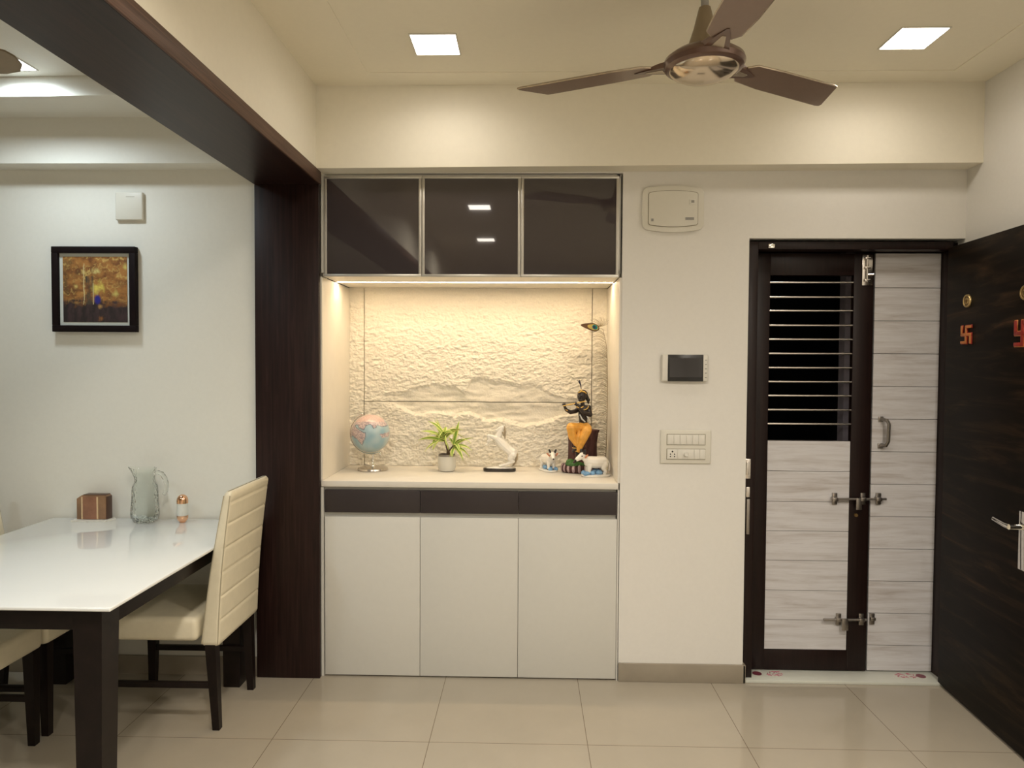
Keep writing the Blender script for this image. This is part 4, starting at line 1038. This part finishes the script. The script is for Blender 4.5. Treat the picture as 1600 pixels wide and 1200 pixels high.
b.tube([kp(214, 566, fr - 0.026), kp(208, 530, fr - 0.026), kp(202, 500, fr - 0.026)], [0.0012, 0.003, 0.001], 8); b.tube([kp(208, 530, fr - 0.026), kp(188, 498, fr - 0.026)], [0.003, 0.001], 8); b.tube([kp(208, 530, fr - 0.026), kp(196, 492, fr - 0.026)], [0.003, 0.001], 8)
b.build('plume', 'feather_navy', t)

# calf figurines; local x to the viewer's right, y away
def calf(name, label, loc, rz, turn, sc):
    t = thing(name, label, 'figurine', loc, 0); t.rotation_euler = (0, 0, rz); t.scale = (sc, sc, sc)
    ORG[t.name] = Vector((0, 0, 0))
    V = Vector
    b = MB()
    b.limb([V((-0.028, 0, 0.060)), V((0.0, 0, 0.057)), V((0.030, 0, 0.058))], [0.024, 0.0255, 0.0245])      # trunk, chest at -x
    b.limb([V((-0.034, 0, 0.066)), V((-0.052, turn * 0.006, 0.078)), V((-0.058, turn * 0.012, 0.086))], [0.017, 0.0125, 0.0125])
    hd = V((-0.060, turn * 0.014, 0.087)); mz = V((-0.084, turn * 0.034, 0.073))
    b.limb([hd, (hd + mz) / 2, mz], [0.0145, 0.0115, 0.0085])
    for s in (-1, 1):
        b.limb([V((-0.030, s * 0.013, 0.048)), V((-0.033, s * 0.014, 0.026)), V((-0.034, s * 0.014, 0.012))], [0.012, 0.0075, 0.0075])
        b.limb([V((0.034, s * 0.013, 0.050)), V((0.028, s * 0.015, 0.034)), V((0.037, s * 0.015, 0.024)), V((0.033, s * 0.015, 0.012))], [0.015, 0.0095, 0.0070, 0.0075])
    remesh(b.build('body', 'porcelain', t, local=True), 0.0014, 2)
    fwd = (mz - hd).normalized(); sd = fwd.cross(V((0, 0, 1))).normalized()
    for s in (-1, 1):
        b = MB(); b.ball(hd + sd * s * 0.013 + V((0, 0, 0.014)) - fwd * 0.004, (0.0066, 0.0052, 0.0125), Matrix.Rotation(s * 0.5, 3, fwd), 10); b.build('horn', 'paint_black', t, local=True)
        b = MB(); b.ball(hd + sd * s * 0.0125 + fwd * 0.009 + V((0, 0, 0.004)), 0.0030, None, 8); b.build('eye', 'paint_black', t, local=True)
        b = MB(); b.ball(hd + sd * s * 0.020 - fwd * 0.010 + V((0, 0, -0.006)), (0.005, 0.004, 0.0125), Matrix.Rotation(s * 0.9, 3, fwd), 10); b.build('ear', 'paint_orange', t, local=True)
        b = MB(); b.ball(V((-0.034, s * 0.014, 0.0125)), (0.0088, 0.0088, 0.004)); b.build('hoof', 'paint_black', t, local=True)
    b = MB(); b.ball(mz + fwd * 0.006, (0.0045, 0.0055, 0.0040)); b.build('nose', 'paint_black', t, local=True)
    b = MB(); b.tube([V((0.054, 0.002, 0.064)), V((0.060, 0.0, 0.045)), V((0.056, -0.004, 0.022))], [0.003, 0.0025, 0.0035], 8); b.build('tail', 'porcelain', t, local=True)
    b = MB(); rings = []
    for r, z in ((0.94, 0), (1.0, 0.003), (0.97, 0.009), (0.6, 0.0105)):
        rings.append([(0.062 * r * math.copysign(abs(math.cos(2 * PI * k / 32)) ** 0.7, math.cos(2 * PI * k / 32)), 0.034 * r * math.copysign(abs(math.sin(2 * PI * k / 32)) ** 0.7, math.sin(2 * PI * k / 32)), z) for k in range(32)])
    b.loft(rings); b.build('base', 'porcelain', t, local=True)
    for q in ((-0.045, -0.020, 0.014, 0.016, 0.010, 0.010), (-0.020, -0.016, 0.016, 0.013, 0.010, 0.010), (0.010, -0.012, 0.016, 0.016, 0.012, 0.012), (-0.048, 0.012, 0.014, 0.012, 0.012, 0.010), (0.005, 0.012, 0.018, 0.02, 0.01, 0.012)):
        b = MB(); b.ball(q[:3], q[3:], None, 12); b.build('wave', 'paint_blue', t, local=True)
    return t
calf('calf_figurine', 'white porcelain calf with black ears facing the viewer, between horse and statue', (0.104, 3.625, ZS + 0.0004), rad(118), 0.5, 1.05)
c_ = calf('calf_figurine', 'white porcelain calf standing sideways in front of the tree stump statue', (0.338, 3.462, ZS + 0.0004), rad(12), -0.3, 1.20)

# peacock feather
t = thing('peacock_feather', 'peacock feather standing upright in the right corner of the niche', 'feather', (0.405, 3.62, ZS))
shaft = []
for k in range(41):
    s = k / 40
    z = ZS + 0.004 + 0.735 * s
    x = 0.403 + 0.010 * math.sin(s * 3) ; y = 3.625 + 0.03 * s
    if s > 0.85: x -= 0.30 * (s - 0.85) ** 1.5
    shaft.append(Vector((x, y, z)))
end = shaft[-1]
for k in range(1, 9): shaft.append(end + Vector((-0.0095 * k, 0.0, 0.016 * math.sin(k / 8 * 2.0))))
b = MB(); b.tube(shaft, [0.0022 - 0.0013 * k / (len(shaft) - 1) for k in range(len(shaft))], 6); b.build('shaft', 'feather_shaft', t)
b = MB(); random.seed(5)
for k in range(84):
    s = 0.10 + 0.88 * k / 84
    i = s * 40; p = shaft[int(i)].lerp(shaft[int(i) + 1], i - int(i)) + Vector((0, 0, random.uniform(-0.003, 0.003)))
    L = (0.030 + 0.050 * s) * random.uniform(0.8, 1.15)
    pts = [p + Vector((-L * q, random.uniform(-0.003, 0.003), L * (0.42 * math.sin(q * PI * 0.62) - 0.20 * q * q))) for q in (0, 0.2, 0.4, 0.6, 0.8, 1.0)]
    for q in pts: q.x = min(q.x, 0.416)
    b.tube(pts, [0.0009, 0.0009, 0.0008, 0.0008, 0.0007, 0.0004], 4)
for k in range(26):   # plume above the eye
    a = rad(20 + k * 5.5); p = end + Vector((-0.02, 0, 0.0)); L = random.uniform(0.035, 0.060)
    pts = [p + Vector((L * q * math.cos(a) + 0.010 * math.sin(q * 3), 0, 0.012 + L * q * math.sin(a))) for q in (0, 0.33, 0.66, 1)]
    for q in pts: q.x = min(q.x, 0.416)
    b.tube(pts, 0.0005, 4)
b.build('barbs', 'feather_barb', t)
ec = end + Vector((-0.052, -0.006, 0.010))
def eye(name, m, rx, rz_, dx, dy, tip=0.0):
    b = MB(); n = 28; pts = []
    for k in range(n):
        a = 2 * PI * k / n; x = rx * math.cos(a); z = rz_ * math.sin(a)
        if math.cos(a) < 0: x *= 1 + tip; z *= (1 - 0.45 * tip * abs(math.cos(a)))
        pts.append((ec.x + dx + x, ec.z + z + 0.18 * (-x)))
    b.prism(pts, ec.y + dy, ec.y + dy + 0.0012, 'Y'); b.build(name, m, t)
eye('eye_outer', 'feather_brown', 0.034, 0.021, 0.0, 0.0, 0.9)
eye('eye_ring', 'feather_gold', 0.025, 0.015, 0.004, -0.0013, 0.3)
eye('eye_spot', 'feather_teal', 0.014, 0.012, 0.010, -0.0026)
eye('eye_centre', 'feather_navy', 0.008, 0.007, 0.007, -0.0039)
